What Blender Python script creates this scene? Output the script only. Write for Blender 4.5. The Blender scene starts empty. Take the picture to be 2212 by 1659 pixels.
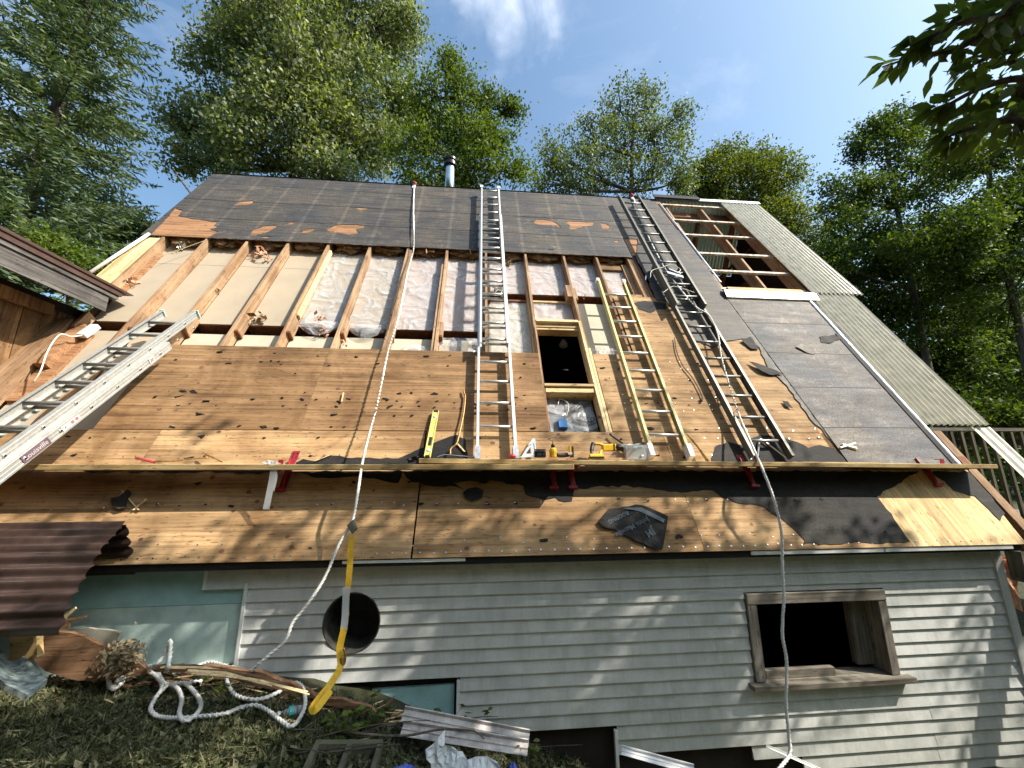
import bpy, bmesh, math, random
import numpy as np
from mathutils import Vector, Matrix, noise
from mathutils.geometry import delaunay_2d_cdt, intersect_point_tri_2d
random.seed(7); rng = np.random.default_rng(7)
sc = bpy.context.scene
col = sc.collection
R = math.radians

# ------------------------------------------------------------------ camera
F, PITCH, ROLL, YAW, TH = 850.0, R(12.8847), R(-0.25675), R(5.21446), R(60.959)
cy, sy, cp, sp, cr, sr = math.cos(YAW), math.sin(YAW), math.cos(PITCH), math.sin(PITCH), math.cos(ROLL), math.sin(ROLL)
FW = Vector((sy*cp, cy*cp, sp)); RT = Vector((cy, -sy, 0)); UP = RT.cross(FW)
RT, UP = RT*cr + UP*sr, UP*cr - RT*sr
cam = bpy.data.cameras.new('camera'); camo = bpy.data.objects.new('camera', cam); col.objects.link(camo)
camo.matrix_world = Matrix(((RT.x, UP.x, -FW.x, 0), (RT.y, UP.y, -FW.y, 0), (RT.z, UP.z, -FW.z, 0), (0, 0, 0, 1)))
cam.sensor_width = 36; cam.lens = F/2212*36; cam.clip_start = 0.05; cam.clip_end = 600
sc.camera = camo

# ------------------------------------------------------------------ sky, sun, exposure
SUN = Vector((1.1, -0.45, 1.25)).normalized()
w = bpy.data.worlds.new('World'); sc.world = w; w.use_nodes = True
nt = w.node_tree; N = nt.nodes; L = nt.links; N.clear()
out = N.new('ShaderNodeOutputWorld'); bg = N.new('ShaderNodeBackground'); sky = N.new('ShaderNodeTexSky')
sky.sky_type = 'NISHITA'; sky.sun_disc = False; sky.sun_elevation = math.asin(SUN.z)
sky.sun_rotation = math.atan2(SUN.x, SUN.y); sky.air_density = 1.25; sky.dust_density = 3.0; sky.ozone_density = .55
bg.inputs['Strength'].default_value = 0.135
tc = N.new('ShaderNodeTexCoord'); mp = N.new('ShaderNodeMapping'); mp.inputs['Scale'].default_value = (1.0, 1.0, 2.2)
n1 = N.new('ShaderNodeTexNoise'); n1.inputs['Scale'].default_value = 3.1; n1.inputs['Detail'].default_value = 9; n1.inputs['Roughness'].default_value = .62
n1.inputs['Distortion'].default_value = .5
rp = N.new('ShaderNodeValToRGB'); rp.color_ramp.elements[0].position = .50; rp.color_ramp.elements[1].position = .74
rp.color_ramp.elements[1].color = (.6, .6, .6, 1)
L.new(tc.outputs['Generated'], mp.inputs['Vector']); L.new(mp.outputs[0], n1.inputs['Vector']); L.new(n1.outputs['Fac'], rp.inputs['Fac'])
# one denser bank of cloud high above the ridge
cd = (FW + RT*((1130-1106)/F) + UP*((829.5-0)/F)).normalized()
dist = N.new('ShaderNodeVectorMath'); dist.operation = 'DISTANCE'; dist.inputs[1].default_value = cd
n2 = N.new('ShaderNodeTexNoise'); n2.inputs['Scale'].default_value = 7; n2.inputs['Detail'].default_value = 8; n2.inputs['Roughness'].default_value = .55; n2.inputs['Distortion'].default_value = 1.2
L.new(tc.outputs['Generated'], n2.inputs['Vector'])
n3 = N.new('ShaderNodeTexNoise'); n3.inputs['Scale'].default_value = 9; n3.inputs['Detail'].default_value = 6; L.new(tc.outputs['Generated'], n3.inputs['Vector'])
sb_ = N.new('ShaderNodeVectorMath'); sb_.operation = 'SUBTRACT'; sb_.inputs[1].default_value = (.5, .5, .5); L.new(n3.outputs['Color'], sb_.inputs[0])
sc_n = N.new('ShaderNodeVectorMath'); sc_n.operation = 'SCALE'; sc_n.inputs['Scale'].default_value = .30; L.new(sb_.outputs[0], sc_n.inputs[0])
ad_n = N.new('ShaderNodeVectorMath'); ad_n.operation = 'ADD'; L.new(tc.outputs['Generated'], ad_n.inputs[0]); L.new(sc_n.outputs[0], ad_n.inputs[1]); L.new(ad_n.outputs[0], dist.inputs[0])
mr = N.new('ShaderNodeMapRange'); mr.inputs[1].default_value = 0.0; mr.inputs[2].default_value = .12; mr.inputs[3].default_value = .85; mr.inputs[4].default_value = 0
L.new(dist.outputs['Value'], mr.inputs[0])
mm = N.new('ShaderNodeMath'); mm.operation = 'MULTIPLY'; L.new(mr.outputs[0], mm.inputs[0])
r2 = N.new('ShaderNodeValToRGB'); r2.color_ramp.elements[0].position = .36; r2.color_ramp.elements[1].position = .70
L.new(n2.outputs['Fac'], r2.inputs['Fac']); L.new(r2.outputs[0], mm.inputs[1])
m3 = N.new('ShaderNodeMath'); m3.operation = 'MAXIMUM'; m3.use_clamp = True
m4 = N.new('ShaderNodeMath'); m4.operation = 'MULTIPLY'; m4.inputs[1].default_value = .28; L.new(rp.outputs[0], m4.inputs[0])
L.new(mm.outputs[0], m3.inputs[0]); L.new(m4.outputs[0], m3.inputs[1])
mx = N.new('ShaderNodeMix'); mx.data_type = 'RGBA'; mx.inputs[7].default_value = (6.8, 7.2, 7.9, 1)
tint = N.new('ShaderNodeMix'); tint.data_type = 'RGBA'; tint.blend_type = 'MULTIPLY'; tint.inputs[0].default_value = 1; tint.inputs[7].default_value = (.84, 1.0, 1.06, 1)
L.new(sky.outputs[0], tint.inputs[6]); L.new(m3.outputs[0], mx.inputs[0]); L.new(tint.outputs[2], mx.inputs[6]); L.new(mx.outputs[2], bg.inputs['Color']); L.new(bg.outputs[0], out.inputs[0])
sl = bpy.data.lights.new('sun', 'SUN'); sl.energy = 5.0; sl.angle = R(.53); sl.color = (1, .93, .82)
so = bpy.data.objects.new('sun', sl); col.objects.link(so); so.rotation_euler = SUN.to_track_quat('Z', 'Y').to_euler(); so.location = SUN*40
sc.view_settings.view_transform = 'Standard'; sc.view_settings.look = 'None'; sc.view_settings.exposure = .75; sc.view_settings.gamma = 1
sc.view_settings.use_curve_mapping = False
sc.render.engine = 'CYCLES'; sc.cycles.max_bounces = 6; sc.cycles.transparent_max_bounces = 10

# ------------------------------------------------------------------ geometry of the place
# roof plane: x along the eave, s up the slope, h out of the slope; the numbers marked U were measured on the photograph
DR = 3.2953
XS = Vector((1, 0, 0)); SS = Vector((0, math.cos(TH), math.sin(TH))); NN = Vector((0, -math.sin(TH), math.cos(TH)))
def W(x, s, h=0): return XS*x + SS*s + NN*(h-DR)
def ray(u, v): return FW + RT*((u-1106)/F) + UP*((829.5-v)/F)
def q(u, v, h=0):
    d = ray(u, v); t = (h-DR)/NN.dot(d); P = d*t
    return (P.dot(XS), P.dot(SS))
def Q(u, v, h=0): a = q(u, v, h); return W(a[0], a[1], h)
def atY(u, v, Y): d = ray(u, v); return d*(Y/d.y)
def atX(u, v, X): d = ray(u, v); return d*(X/d.x)
def gz(x, y):
    a = min(max((x+1.75)/3.6, 0), 1); a = a*a*(3-2*a)
    z = -1.46 - .95*a
    if x < -3.2: z -= .10*min((-3.2-x), 3)
    if y < 3.4: z -= .05*(3.4-y)*(1 if x < 1 else .2)
    if y > 4: z = z*max(0, 1-(y-4)/3) + -2.3*min(1, (y-4)/3)
    if y > 14: z += .045*(y-14) * (1 if x > 0 else .5)
    return z + .03*noise.noise(Vector((x*2.3, y*2.3, 0))) + .02*noise.noise(Vector((x*7, y*7, 3)))
def G(u, v, dz=0):
    d = ray(u, v); t = 2.0
    for i in range(400):
        P = d*t
        if P.z <= gz(P.x, P.y): break
        t += .02
    P = d*t; return Vector((P.x, P.y, gz(P.x, P.y)+dz))

# ------------------------------------------------------------------ mesh helpers
class MB:
    def __init__(s): s.v = []; s.f = []
    def add(s, vs, fs):
        n = len(s.v); s.v += [Vector(v) for v in vs]; s.f += [tuple(i+n for i in f) for f in fs]; return s
    def box(s, c, a, b, d):   # centre and three half vectors
        c, a, b, d = map(Vector, (c, a, b, d))
        vs = [c+a*i+b*j+d*k for i in (-1, 1) for j in (-1, 1) for k in (-1, 1)]
        fl = [(0, 1, 3, 2), (4, 6, 7, 5), (0, 4, 5, 1), (2, 3, 7, 6), (0, 2, 6, 4), (1, 5, 7, 3)]
        if a.cross(b).dot(d) < 0: fl = [f[::-1] for f in fl]
        return s.add(vs, fl)
    def rbox(s, x0, x1, s0, s1, h0, h1):   # box laid in the roof frame
        return s.box(W((x0+x1)/2, (s0+s1)/2, (h0+h1)/2), XS*(x1-x0)/2, SS*(s1-s0)/2, NN*(h1-h0)/2)
    def wbox(s, x0, x1, y0, y1, z0, z1):
        return s.box(((x0+x1)/2, (y0+y1)/2, (z0+z1)/2), ((x1-x0)/2, 0, 0), (0, (y1-y0)/2, 0), (0, 0, (z1-z0)/2))
    def beam(s, a, b, wv, hv):  # beam from a to b with half width / half height vectors
        a, b = Vector(a), Vector(b); return s.box((a+b)/2, (b-a)/2, wv, hv)
    def tube(s, pts, r, n=8, lobes=0, twist=0, flat=1.0, cap=True):
        pts = [Vector(p) for p in pts]; m = len(pts); rs = r if isinstance(r, (list, tuple)) else [r]*m
        up = Vector((0, 0, 1)); t0 = (pts[1]-pts[0]).normalized()
        if abs(t0.dot(up)) > .95: up = Vector((1, 0, 0))
        u = t0.cross(up).normalized(); ang = 0; base = len(s.v); vs = []
        for i, p in enumerate(pts):
            t = (pts[min(i+1, m-1)]-pts[max(i-1, 0)]).normalized()
            u = (u - t*u.dot(t)); u = u.normalized() if u.length > 1e-6 else t.orthogonal().normalized()
            v = t.cross(u)
            if i: ang += twist*(pts[i]-pts[i-1]).length
            for k in range(n):
                th = 2*math.pi*k/n
                rr = rs[i]*(1 + (.22*math.cos(lobes*th) if lobes else 0))
                vs.append(p + u*(math.cos(th+ang)*rr) + v*(math.sin(th+ang)*rr*flat))
        fs = [(i*n+k, i*n+(k+1) % n, (i+1)*n+(k+1) % n, (i+1)*n+k) for i in range(m-1) for k in range(n)]
        if cap: fs += [tuple(range(n))[::-1], tuple((m-1)*n+k for k in range(n))]
        return s.add(vs, fs)
    def lathe(s, c, axis, prof, n=16):   # prof: (radius, height) pairs
        axis = Vector(axis).normalized(); c = Vector(c); u = axis.orthogonal().normalized(); v = axis.cross(u); m = len(prof)
        vs = [c+axis*h+(u*math.cos(2*math.pi*k/n)+v*math.sin(2*math.pi*k/n))*r for r, h in prof for k in range(n)]
        fs = [(i*n+k, i*n+(k+1) % n, (i+1)*n+(k+1) % n, (i+1)*n+k) for i in range(m-1) for k in range(n)]
        fs += [tuple(range(n))[::-1], tuple((m-1)*n+k for k in range(n))]
        return s.add(vs, fs)
    def grid(s, fn, nu, nv, thick=None):
        vs = [fn(i/(nu-1), j/(nv-1)) for i in range(nu) for j in range(nv)]
        fs = [(i*nv+j, (i+1)*nv+j, (i+1)*nv+j+1, i*nv+j+1) for i in range(nu-1) for j in range(nv-1)]
        return s.add(vs, fs)
def pin(p, poly):
    c = False; n = len(poly); x, y = p; j = n-1
    for i in range(n):
        xi, yi = poly[i]; xj, yj = poly[j]
        if (yi > y) != (yj > y) and x < (xj-xi)*(y-yi)/(yj-yi)+xi: c = not c
        j = i
    return c
def rough(poly, amp=.012, step=.05, closed=True):
    o = []; n = len(poly)
    for i in range(n if closed else n-1):
        a = Vector(poly[i]); b = Vector(poly[(i+1) % n]); k = max(1, int((b-a).length/step)); d = b-a
        if d.length < 1e-6: continue
        nr = Vector((-d.y, d.x)).normalized()
        for j in range(k):
            p = a + d*(j/k)
            if j: p = p + nr*random.uniform(-amp, amp) + d.normalized()*random.uniform(-amp, amp)*.6
            o.append((p.x, p.y))
    return o
def region(mb, outer, holes, fn, thick):
    """flat piece with real thickness: outer outline minus holes; fn(a,b,depth) gives the 3D point"""
    vs = []; es = []
    for lp in [outer]+list(holes):
        k = len(vs); vs += [Vector(p) for p in lp]; es += [(k+i, k+(i+1) % len(lp)) for i in range(len(lp))]
    r = delaunay_2d_cdt(vs, es, [], 0, 1e-5); V, FA = r[0], r[2]
    keep = []
    for f in FA:
        c = sum((V[i] for i in f), Vector((0, 0)))/len(f)
        if pin(c, outer) and not any(pin(c, h) for h in holes): keep.append(tuple(f))
    n = len(V); cnt = {}
    for f in keep:
        for i in range(len(f)):
            e = (f[i], f[(i+1) % len(f)]); cnt[e] = 1
    P = [fn(p.x, p.y, 0) for p in V] + [fn(p.x, p.y, thick) for p in V]
    fs = list(keep) + [tuple(i+n for i in f)[::-1] for f in keep]
    fs += [(b, a, a+n, b+n) for (a, b) in cnt if (b, a) not in cnt]
    return mb.add(P, fs)
def rsheet(outer, holes=(), h=0, thick=.004, lap=0, s_ref=0, wav=0):
    def fn(x, s, d): return W(x, s, h - d + lap*(s_ref-s) + (wav*noise.noise(Vector((x*5, s*5, 1))) if wav else 0))
    return region(MB(), outer, holes, fn, thick)
def U(*pts, h=0): return [q(a, b, h) for a, b in pts]
def rect(x0, x1, s0, s1): return [(x0, s0), (x1, s0), (x1, s1), (x0, s1)]
def cr_(pts, k=8):  # Catmull-Rom
    P = [Vector(p) for p in pts]; P = [P[0]*2-P[1]]+P+[P[-1]*2-P[-2]]; o = []
    for i in range(1, len(P)-2):
        a, b, c, d = P[i-1:i+3]
        for j in range(k):
            t = j/k; o.append(.5*((2*b)+(c-a)*t+(2*a-5*b+4*c-d)*t*t+(3*b-a-3*c+d)*t**3))
    o.append(P[-2]); return o

def mesh_np(name, V, Fq, smooth=False):
    me = bpy.data.meshes.new(name); k = Fq.shape[1]
    me.vertices.add(len(V)); me.vertices.foreach_set('co', np.ascontiguousarray(V, dtype=np.float32).ravel())
    me.loops.add(Fq.size); me.loops.foreach_set('vertex_index', Fq.ravel().astype(np.int32))
    me.polygons.add(len(Fq)); me.polygons.foreach_set('loop_start', np.arange(0, Fq.size, k, dtype=np.int32)); me.polygons.foreach_set('loop_total', np.full(len(Fq), k, dtype=np.int32))
    me.update(calc_edges=True); me.validate(); return me
def root_of(p):
    while p.parent: p = p.parent
    return p
def mk(name, mb, mat, org, smooth=False, fix=True):
    me = bpy.data.meshes.new(name); me.from_pydata([v-org for v in mb.v], [], mb.f); me.update()
    if fix:
        bm = bmesh.new(); bm.from_mesh(me); bmesh.ops.recalc_face_normals(bm, faces=bm.faces); bm.to_mesh(me); bm.free()
    if smooth: me.polygons.foreach_set('use_smooth', [True]*len(me.polygons))
    if mat: me.materials.append(mat)
    return me
def tag(o, label=None, cat=None, group=None, kind=None):
    for k, v in (('label', label), ('category', cat), ('group', group), ('kind', kind)):
        if v: o[k] = v
    return o
def empty(name, loc, label, cat, group=None):
    o = bpy.data.objects.new(name, None); o.empty_display_size = .2; col.objects.link(o); o.location = loc; return tag(o, label, cat, group)
def part(name, mb, mat, parent, label=None, smooth=False, kind=None, fix=True):
    org = Vector(root_of(parent).location)
    o = bpy.data.objects.new(name, mk(name, mb, mat, org, smooth, fix)); col.objects.link(o); o.parent = parent
    return tag(o, label, kind=kind)
def again(o, off, parent=None):
    c = o.copy(); c.location = Vector(o.location)+Vector(off); col.objects.link(c); c.parent = parent or o.parent; return c
def thing(name, mb, mat, label, cat, group=None, smooth=False, kind=None, fix=True):
    c = sum(mb.v, Vector())/len(mb.v); c.z = min(v.z for v in mb.v)
    o = bpy.data.objects.new(name, mk(name, mb, mat, c, smooth, fix)); o.location = c; col.objects.link(o)
    return tag(o, label, cat, group, kind)
def bevel(o, wd=.003, seg=1):
    m = o.modifiers.new('bevel', 'BEVEL'); m.width = wd; m.segments = seg; m.limit_method = 'ANGLE'; return o

# ------------------------------------------------------------------ materials
def newmat(name):
    m = bpy.data.materials.new(name); m.use_nodes = True; return m, m.node_tree.nodes, m.node_tree.links, m.node_tree.nodes['Principled BSDF']
def texvec(N, L, rot=(0, 0, 0), scale=(1, 1, 1), rnd=True):
    tc = N.new('ShaderNodeTexCoord'); rt = N.new('ShaderNodeMapping'); rt.inputs['Rotation'].default_value = rot
    mp = N.new('ShaderNodeMapping'); mp.inputs['Scale'].default_value = scale
    L.new(tc.outputs['Object'], rt.inputs['Vector']); last = rt.outputs[0]
    if rnd:
        oi = N.new('ShaderNodeObjectInfo'); ml = N.new('ShaderNodeMath'); ml.operation = 'MULTIPLY'; ml.inputs[1].default_value = 37.0
        ad = N.new('ShaderNodeVectorMath'); ad.operation = 'ADD'; L.new(oi.outputs['Random'], ml.inputs[0]); L.new(last, ad.inputs[0]); L.new(ml.outputs[0], ad.inputs[1]); last = ad.outputs[0]
    L.new(last, mp.inputs['Vector']); return mp.outputs[0], last
def noi(N, L, vec, scale, detail=4, rough=.55, dist=0):
    n = N.new('ShaderNodeTexNoise'); n.inputs['Scale'].default_value = scale; n.inputs['Detail'].default_value = detail; n.inputs['Roughness'].default_value = rough; n.inputs['Distortion'].default_value = dist
    L.new(vec, n.inputs['Vector']); return n.outputs['Fac']
def ramp(N, L, fac, stops):
    r = N.new('ShaderNodeValToRGB'); e = r.color_ramp.elements
    while len(e) < len(stops): e.new(.5)
    for k, (p, c) in enumerate(stops): e[k].position = p; e[k].color = (*c, 1) if len(c) == 3 else c
    L.new(fac, r.inputs['Fac']); return r.outputs['Color']
def mul(N, L, a, b, fac=1.0, mode='MULTIPLY'):
    m = N.new('ShaderNodeMix'); m.data_type = 'RGBA'; m.blend_type = mode
    if isinstance(fac, float): m.inputs[0].default_value = fac
    else: L.new(fac, m.inputs[0])
    for s_, i in ((a, 6), (b, 7)):
        if isinstance(s_, tuple): m.inputs[i].default_value = (*s_, 1)
        else: L.new(s_, m.inputs[i])
    return m.outputs[2]
def bump(N, L, B, fac, strength=.3, dist=.01):
    b = N.new('ShaderNodeBump'); b.inputs['Strength'].default_value = strength; b.inputs['Distance'].default_value = dist
    L.new(fac, b.inputs['Height']); L.new(b.outputs[0], B.inputs['Normal'])
def varyc(N, L, c, amt=.25):
    oi = N.new('ShaderNodeObjectInfo'); mr = N.new('ShaderNodeMapRange'); mr.inputs[3].default_value = 1-amt; mr.inputs[4].default_value = 1+amt*.5
    L.new(oi.outputs['Random'], mr.inputs[0]); m = N.new('ShaderNodeVectorMath'); m.operation = 'SCALE'; L.new(c, m.inputs[0]); L.new(mr.outputs[0], m.inputs['Scale']); return m.outputs[0]
def wood(name, dark, light, grain='x', freq=40, stain=None, rough_=.8, spots=0, vary=.15, stretch=1.2, str_=.35, stainlo=.42, stainhi=.62):
    m, N, L, B = newmat(name)
    rot = (-TH, 0, 0) if grain == 's' else (0, 0, 0)
    scl = {'x': (stretch, freq, freq), 's': (freq, stretch, freq), 'y': (freq, stretch, freq), 'z': (freq, freq, stretch)}[grain]
    v, v0 = texvec(N, L, rot, scl)
    g = noi(N, L, v, 1, 6, .62, .4); c = ramp(N, L, g, [(.30, dark), (.52, light), (.75, tuple(x*1.15 for x in light))])
    sc2 = N.new('ShaderNodeMapping'); sc2.inputs['Scale'].default_value = tuple(x/4 if x > 3 else x*.6 for x in scl); L.new(v0, sc2.inputs['Vector'])
    g2 = noi(N, L, sc2.outputs[0], 1, 3, .6); c = mul(N, L, c, ramp(N, L, g2, [(.3, (.62, .6, .58)), (.6, (1.05, 1.05, 1.05))]), 1.0)
    if stain:
        b = noi(N, L, v0, 1.7, 5, .6, .6); c = mul(N, L, c, stain, ramp(N, L, b, [(stainlo, (0, 0, 0)), (stainhi, (.75, .75, .75))]), 'MULTIPLY')
    fl = N.new('ShaderNodeMapping'); fl.inputs['Scale'].default_value = tuple(x*1.0 if x > 3 else x*7 for x in scl); L.new(v0, fl.inputs['Vector'])
    g3 = noi(N, L, fl.outputs[0], 1.6, 2, .5); c = mul(N, L, c, ramp(N, L, g3, [(.30, (.35, .28, .22)), (.38, (1, 1, 1))]), .8)
    if spots:
        vo = N.new('ShaderNodeTexVoronoi'); vo.inputs['Scale'].default_value = spots; L.new(v0, vo.inputs['Vector'])
        c = mul(N, L, c, ramp(N, L, vo.outputs['Distance'], [(.03, (.30, .18, .13)), (.06, (1, 1, 1))]), .8)
    if vary: c = varyc(N, L, c, vary)
    L.new(c, B.inputs['Base Color']); B.inputs['Roughness'].default_value = rough_; B.inputs['Specular IOR Level'].default_value = .25
    bump(N, L, B, g, str_, .004); return m
def plain(name, c, rough_=.5, metal=0, var=.12, scale=14, bmp=0.0, spec=.5, alpha=1, trans=0):
    m, N, L, B = newmat(name); v, v0 = texvec(N, L, scale=(1, 1, 1)); n = noi(N, L, v, scale, 5, .6)
    L.new(ramp(N, L, n, [(.25, tuple(x*(1-var*1.6) for x in c)), (.75, tuple(min(1, x*(1+var)) for x in c))]), B.inputs['Base Color'])
    B.inputs['Roughness'].default_value = rough_; B.inputs['Metallic'].default_value = metal; B.inputs['Specular IOR Level'].default_value = spec
    if bmp: bump(N, L, B, n, bmp, .01)
    if alpha < 1: B.inputs['Alpha'].default_value = alpha
    if trans: B.inputs['Transmission Weight'].default_value = trans
    return m
def leafmat(name, c1, c2, c3, trans=.35, gloss=.12):
    m, N, L, B = newmat(name); ge = N.new('ShaderNodeNewGeometry')
    c = ramp(N, L, ge.outputs['Random Per Island'], [(0, c1), (.5, c2), (1, c3)])
    tcn = N.new('ShaderNodeTexCoord'); b = noi(N, L, tcn.outputs['Object'], .45, 3, .6); c = mul(N, L, c, ramp(N, L, b, [(.35, (.75, .8, .8)), (.65, (1.15, 1.1, .9))]), 1.0)
    L.new(c, B.inputs['Base Color']); B.inputs['Roughness'].default_value = .55; B.inputs['Specular IOR Level'].default_value = gloss*1.6
    t = N.new('ShaderNodeBsdfTranslucent'); tcol = mul(N, L, c, (1.6, 1.7, .5), 1.0); L.new(tcol, t.inputs['Color'])
    ms = N.new('ShaderNodeMixShader'); ms.inputs[0].default_value = trans; L.new(B.outputs[0], ms.inputs[1]); L.new(t.outputs[0], ms.inputs[2]); L.new(ms.outputs[0], N['Material Output'].inputs[0]); return m

M = {}
M['ply'] = wood('plywood_weathered', (.29, .175, .09), (.55, .355, .18), 'x', 48, (.50, .43, .36), spots=2.2, str_=.3)
M['plyd'] = wood('plywood_darkened', (.17, .09, .042), (.39, .235, .115), 'x', 50, (.42, .36, .30), spots=1.4, stainlo=.38, stainhi=.6)
M['plyo'] = wood('plywood_orange', (.20, .095, .05), (.40, .215, .11), 'x', 40, None, spots=0)
M['plyn'] = wood('plywood_new', (.52, .34, .15), (.80, .58, .30), 's', 34, None, spots=1.2, vary=0, str_=.2)
M['raf'] = wood('rafter_wood', (.26, .155, .09), (.47, .31, .185), 's', 34, (.6, .5, .42), spots=5.0)
M['rafd'] = wood('rafter_wood_dark', (.13, .05, .025), (.26, .11, .05), 's', 30, None)
M['lum'] = wood('new_lumber', (.55, .38, .18), (.78, .60, .34), 's', 26, None, vary=.08, str_=.15)
M['lumx'] = wood('new_lumber_cross', (.50, .34, .16), (.76, .58, .33), 'x', 26, (.72, .66, .6), spots=2, vary=.08, str_=.15)
M['plank'] = wood('plank_wood', (.34, .23, .10), (.62, .46, .23), 'x', 40, (.7, .62, .52), vary=.12)
M['greyx'] = wood('grey_weathered_x', (.12, .10, .08), (.36, .32, .27), 'x', 34, (.55, .55, .5), spots=3)
M['greyz'] = wood('grey_weathered_z', (.10, .085, .07), (.30, .27, .23), 'z', 34, (.5, .5, .46), spots=3)
M['greyy'] = wood('grey_weathered_y', (.05, .043, .038), (.20, .185, .175), 'y', 30, (.5, .5, .5))
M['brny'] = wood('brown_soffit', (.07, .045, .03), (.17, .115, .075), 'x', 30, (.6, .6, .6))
M['brnz'] = wood('brown_boards', (.14, .075, .035), (.42, .24, .11), 'z', 26, (.30, .31, .33), stainlo=.36, stainhi=.52)
M['rot'] = wood('rotten_wood', (.11, .055, .032), (.33, .19, .11), 'x', 40, (.5, .48, .45), str_=1.0, stainlo=.38, stainhi=.55)
M['rail'] = wood('railing_wood', (.06, .05, .035), (.19, .17, .11), 'z', 30, (.6, .6, .55))
M['bark'] = wood('bark', (.035, .028, .022), (.12, .10, .08), 'z', 20, None, str_=.9)
def feltmat(name, c1, c2, streak=22, rgh=.62, bands=0):
    m, N, L, B = newmat(name); v, v0 = texvec(N, L, (0, 0, 0), (1.6, streak, streak)); g = noi(N, L, v, 1, 7, .68, .3)
    c = ramp(N, L, g, [(.28, c1), (.62, c2), (.85, tuple(x*1.9 for x in c2))])
    sp_ = noi(N, L, v0, 60, 2, .6); c = mul(N, L, c, ramp(N, L, sp_, [(.38, (.55, .55, .55)), (.6, (1.25, 1.25, 1.25))]), .7)
    bl = noi(N, L, v0, 1.5, 4, .6); c = mul(N, L, c, ramp(N, L, bl, [(.35, (.75, .78, .85)), (.65, (1.25, 1.15, 1.0))]), 1.0)
    if bands:   # dusty bands over the rafter lines, grey scuffs
        tq = N.new('ShaderNodeTexCoord'); sx = N.new('ShaderNodeSeparateXYZ'); L.new(tq.outputs['Object'], sx.inputs[0])
        d1 = N.new('ShaderNodeMath'); d1.operation = 'MULTIPLY_ADD'; d1.inputs[1].default_value = 1/bands; d1.inputs[2].default_value = .82; L.new(sx.outputs[0], d1.inputs[0])
        fr_ = N.new('ShaderNodeMath'); fr_.operation = 'FRACT'; L.new(d1.outputs[0], fr_.inputs[0])
        pp = N.new('ShaderNodeMath'); pp.operation = 'PINGPONG'; pp.inputs[1].default_value = .5; L.new(fr_.outputs[0], pp.inputs[0])
        c = mul(N, L, c, ramp(N, L, pp.outputs[0], [(.035, (1.55, 1.5, 1.45)), (.055, (1, 1, 1))]), .75)
        nq = noi(N, L, v0, 5, 6, .7, .5); c = mul(N, L, c, ramp(N, L, nq, [(.55, (1, 1, 1)), (.72, (2.1, 1.9, 1.7))]), .8)
    L.new(c, B.inputs['Base Color']); B.inputs['Roughness'].default_value = rgh; B.inputs['Specular IOR Level'].default_value = .22; bump(N, L, B, g, .5, .004); return m
M['felt'] = feltmat('felt_weathered', (.034, .032, .030), (.105, .098, .092), 26, .62, .607)
M['feltb'] = feltmat('felt_black', (.012, .0115, .0115), (.034, .032, .031), 12, .75)
M['feltg'] = feltmat('felt_grey', (.065, .062, .062), (.185, .178, .178), 9, .7, 99)
# siding: dusty pale vinyl with faint streaks
m, N_, L_, B_ = newmat('siding_vinyl'); v, v0 = texvec(N_, L_, scale=(1, 1, 1)); nn_ = noi(N_, L_, v, 3, 6, .7)
c = ramp(N_, L_, nn_, [(.3, (.56, .57, .55)), (.7, (.72, .725, .70))]); sp_ = noi(N_, L_, v0, 70, 3, .7); c = mul(N_, L_, c, ramp(N_, L_, sp_, [(.28, (.6, .6, .55)), (.4, (1, 1, 1))]), .7)
mpv = N_.new('ShaderNodeMapping'); mpv.inputs['Scale'].default_value = (9, 9, .9); L_.new(v0, mpv.inputs['Vector']); dr = noi(N_, L_, mpv.outputs[0], 1, 5, .65)
c = mul(N_, L_, c, ramp(N_, L_, dr, [(.35, (.80, .80, .77)), (.55, (1, 1, 1))]), .8)
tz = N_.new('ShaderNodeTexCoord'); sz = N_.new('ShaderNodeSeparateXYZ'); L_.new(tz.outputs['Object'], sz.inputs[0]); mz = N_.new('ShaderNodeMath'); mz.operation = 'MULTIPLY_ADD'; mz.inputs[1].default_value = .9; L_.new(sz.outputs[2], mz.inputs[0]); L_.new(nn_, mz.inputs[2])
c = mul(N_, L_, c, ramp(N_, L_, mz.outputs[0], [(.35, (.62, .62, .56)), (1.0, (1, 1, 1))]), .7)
L_.new(c, B_.inputs['Base Color']); B_.inputs['Roughness'].default_value = .42; bump(N_, L_, B_, sp_, .08, .002); M['vinyl'] = m
M['white'] = plain('white_painted_metal', (.74, .75, .73), .35, 0, .12, 6)
M['galv'] = plain('galvanised_flashing', (.52, .53, .55), .38, .55, .22, 25, .15)
M['flash'] = plain('white_flashing', (.80, .80, .78), .3, .1, .15, 20, .3)
M['alu'] = plain('aluminium_bright', (.74, .73, .70), .38, .45, .08, 30)
M['alu2'] = plain('aluminium_rung', (.56, .56, .54), .36, .6, .08, 30)
M['alu3'] = plain('aluminium_dull', (.46, .46, .43), .36, .35, .15, 40)
M['drk'] = plain('dull_rung', (.30, .30, .28), .4, .5, .1, 30)
M['brz'] = plain('aluminium_weathered', (.15, .145, .125), .5, .3, .2, 30)
M['fib'] = plain('fibreglass_yellow', (.62, .55, .22), .45, 0, .15, 20)
M['whp'] = plain('white_plastic', (.80, .80, .80), .4, 0, .06)
M['board'] = plain('ceiling_board', (.43, .355, .26), .85, 0, .07, 3)
M['board2'] = plain('ceiling_board_pale', (.55, .49, .37), .85, 0, .1, 5)
M['pinkb'] = plain('pink_board', (.46, .37, .33), .85, 0, .1, 5)
M['foam'] = plain('foam_board', (.40, .64, .63), .6, 0, .16, 5, .25)
M['foamd'] = plain('foam_board_dusty', (.56, .72, .67), .7, 0, .2, 6, .3)
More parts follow.
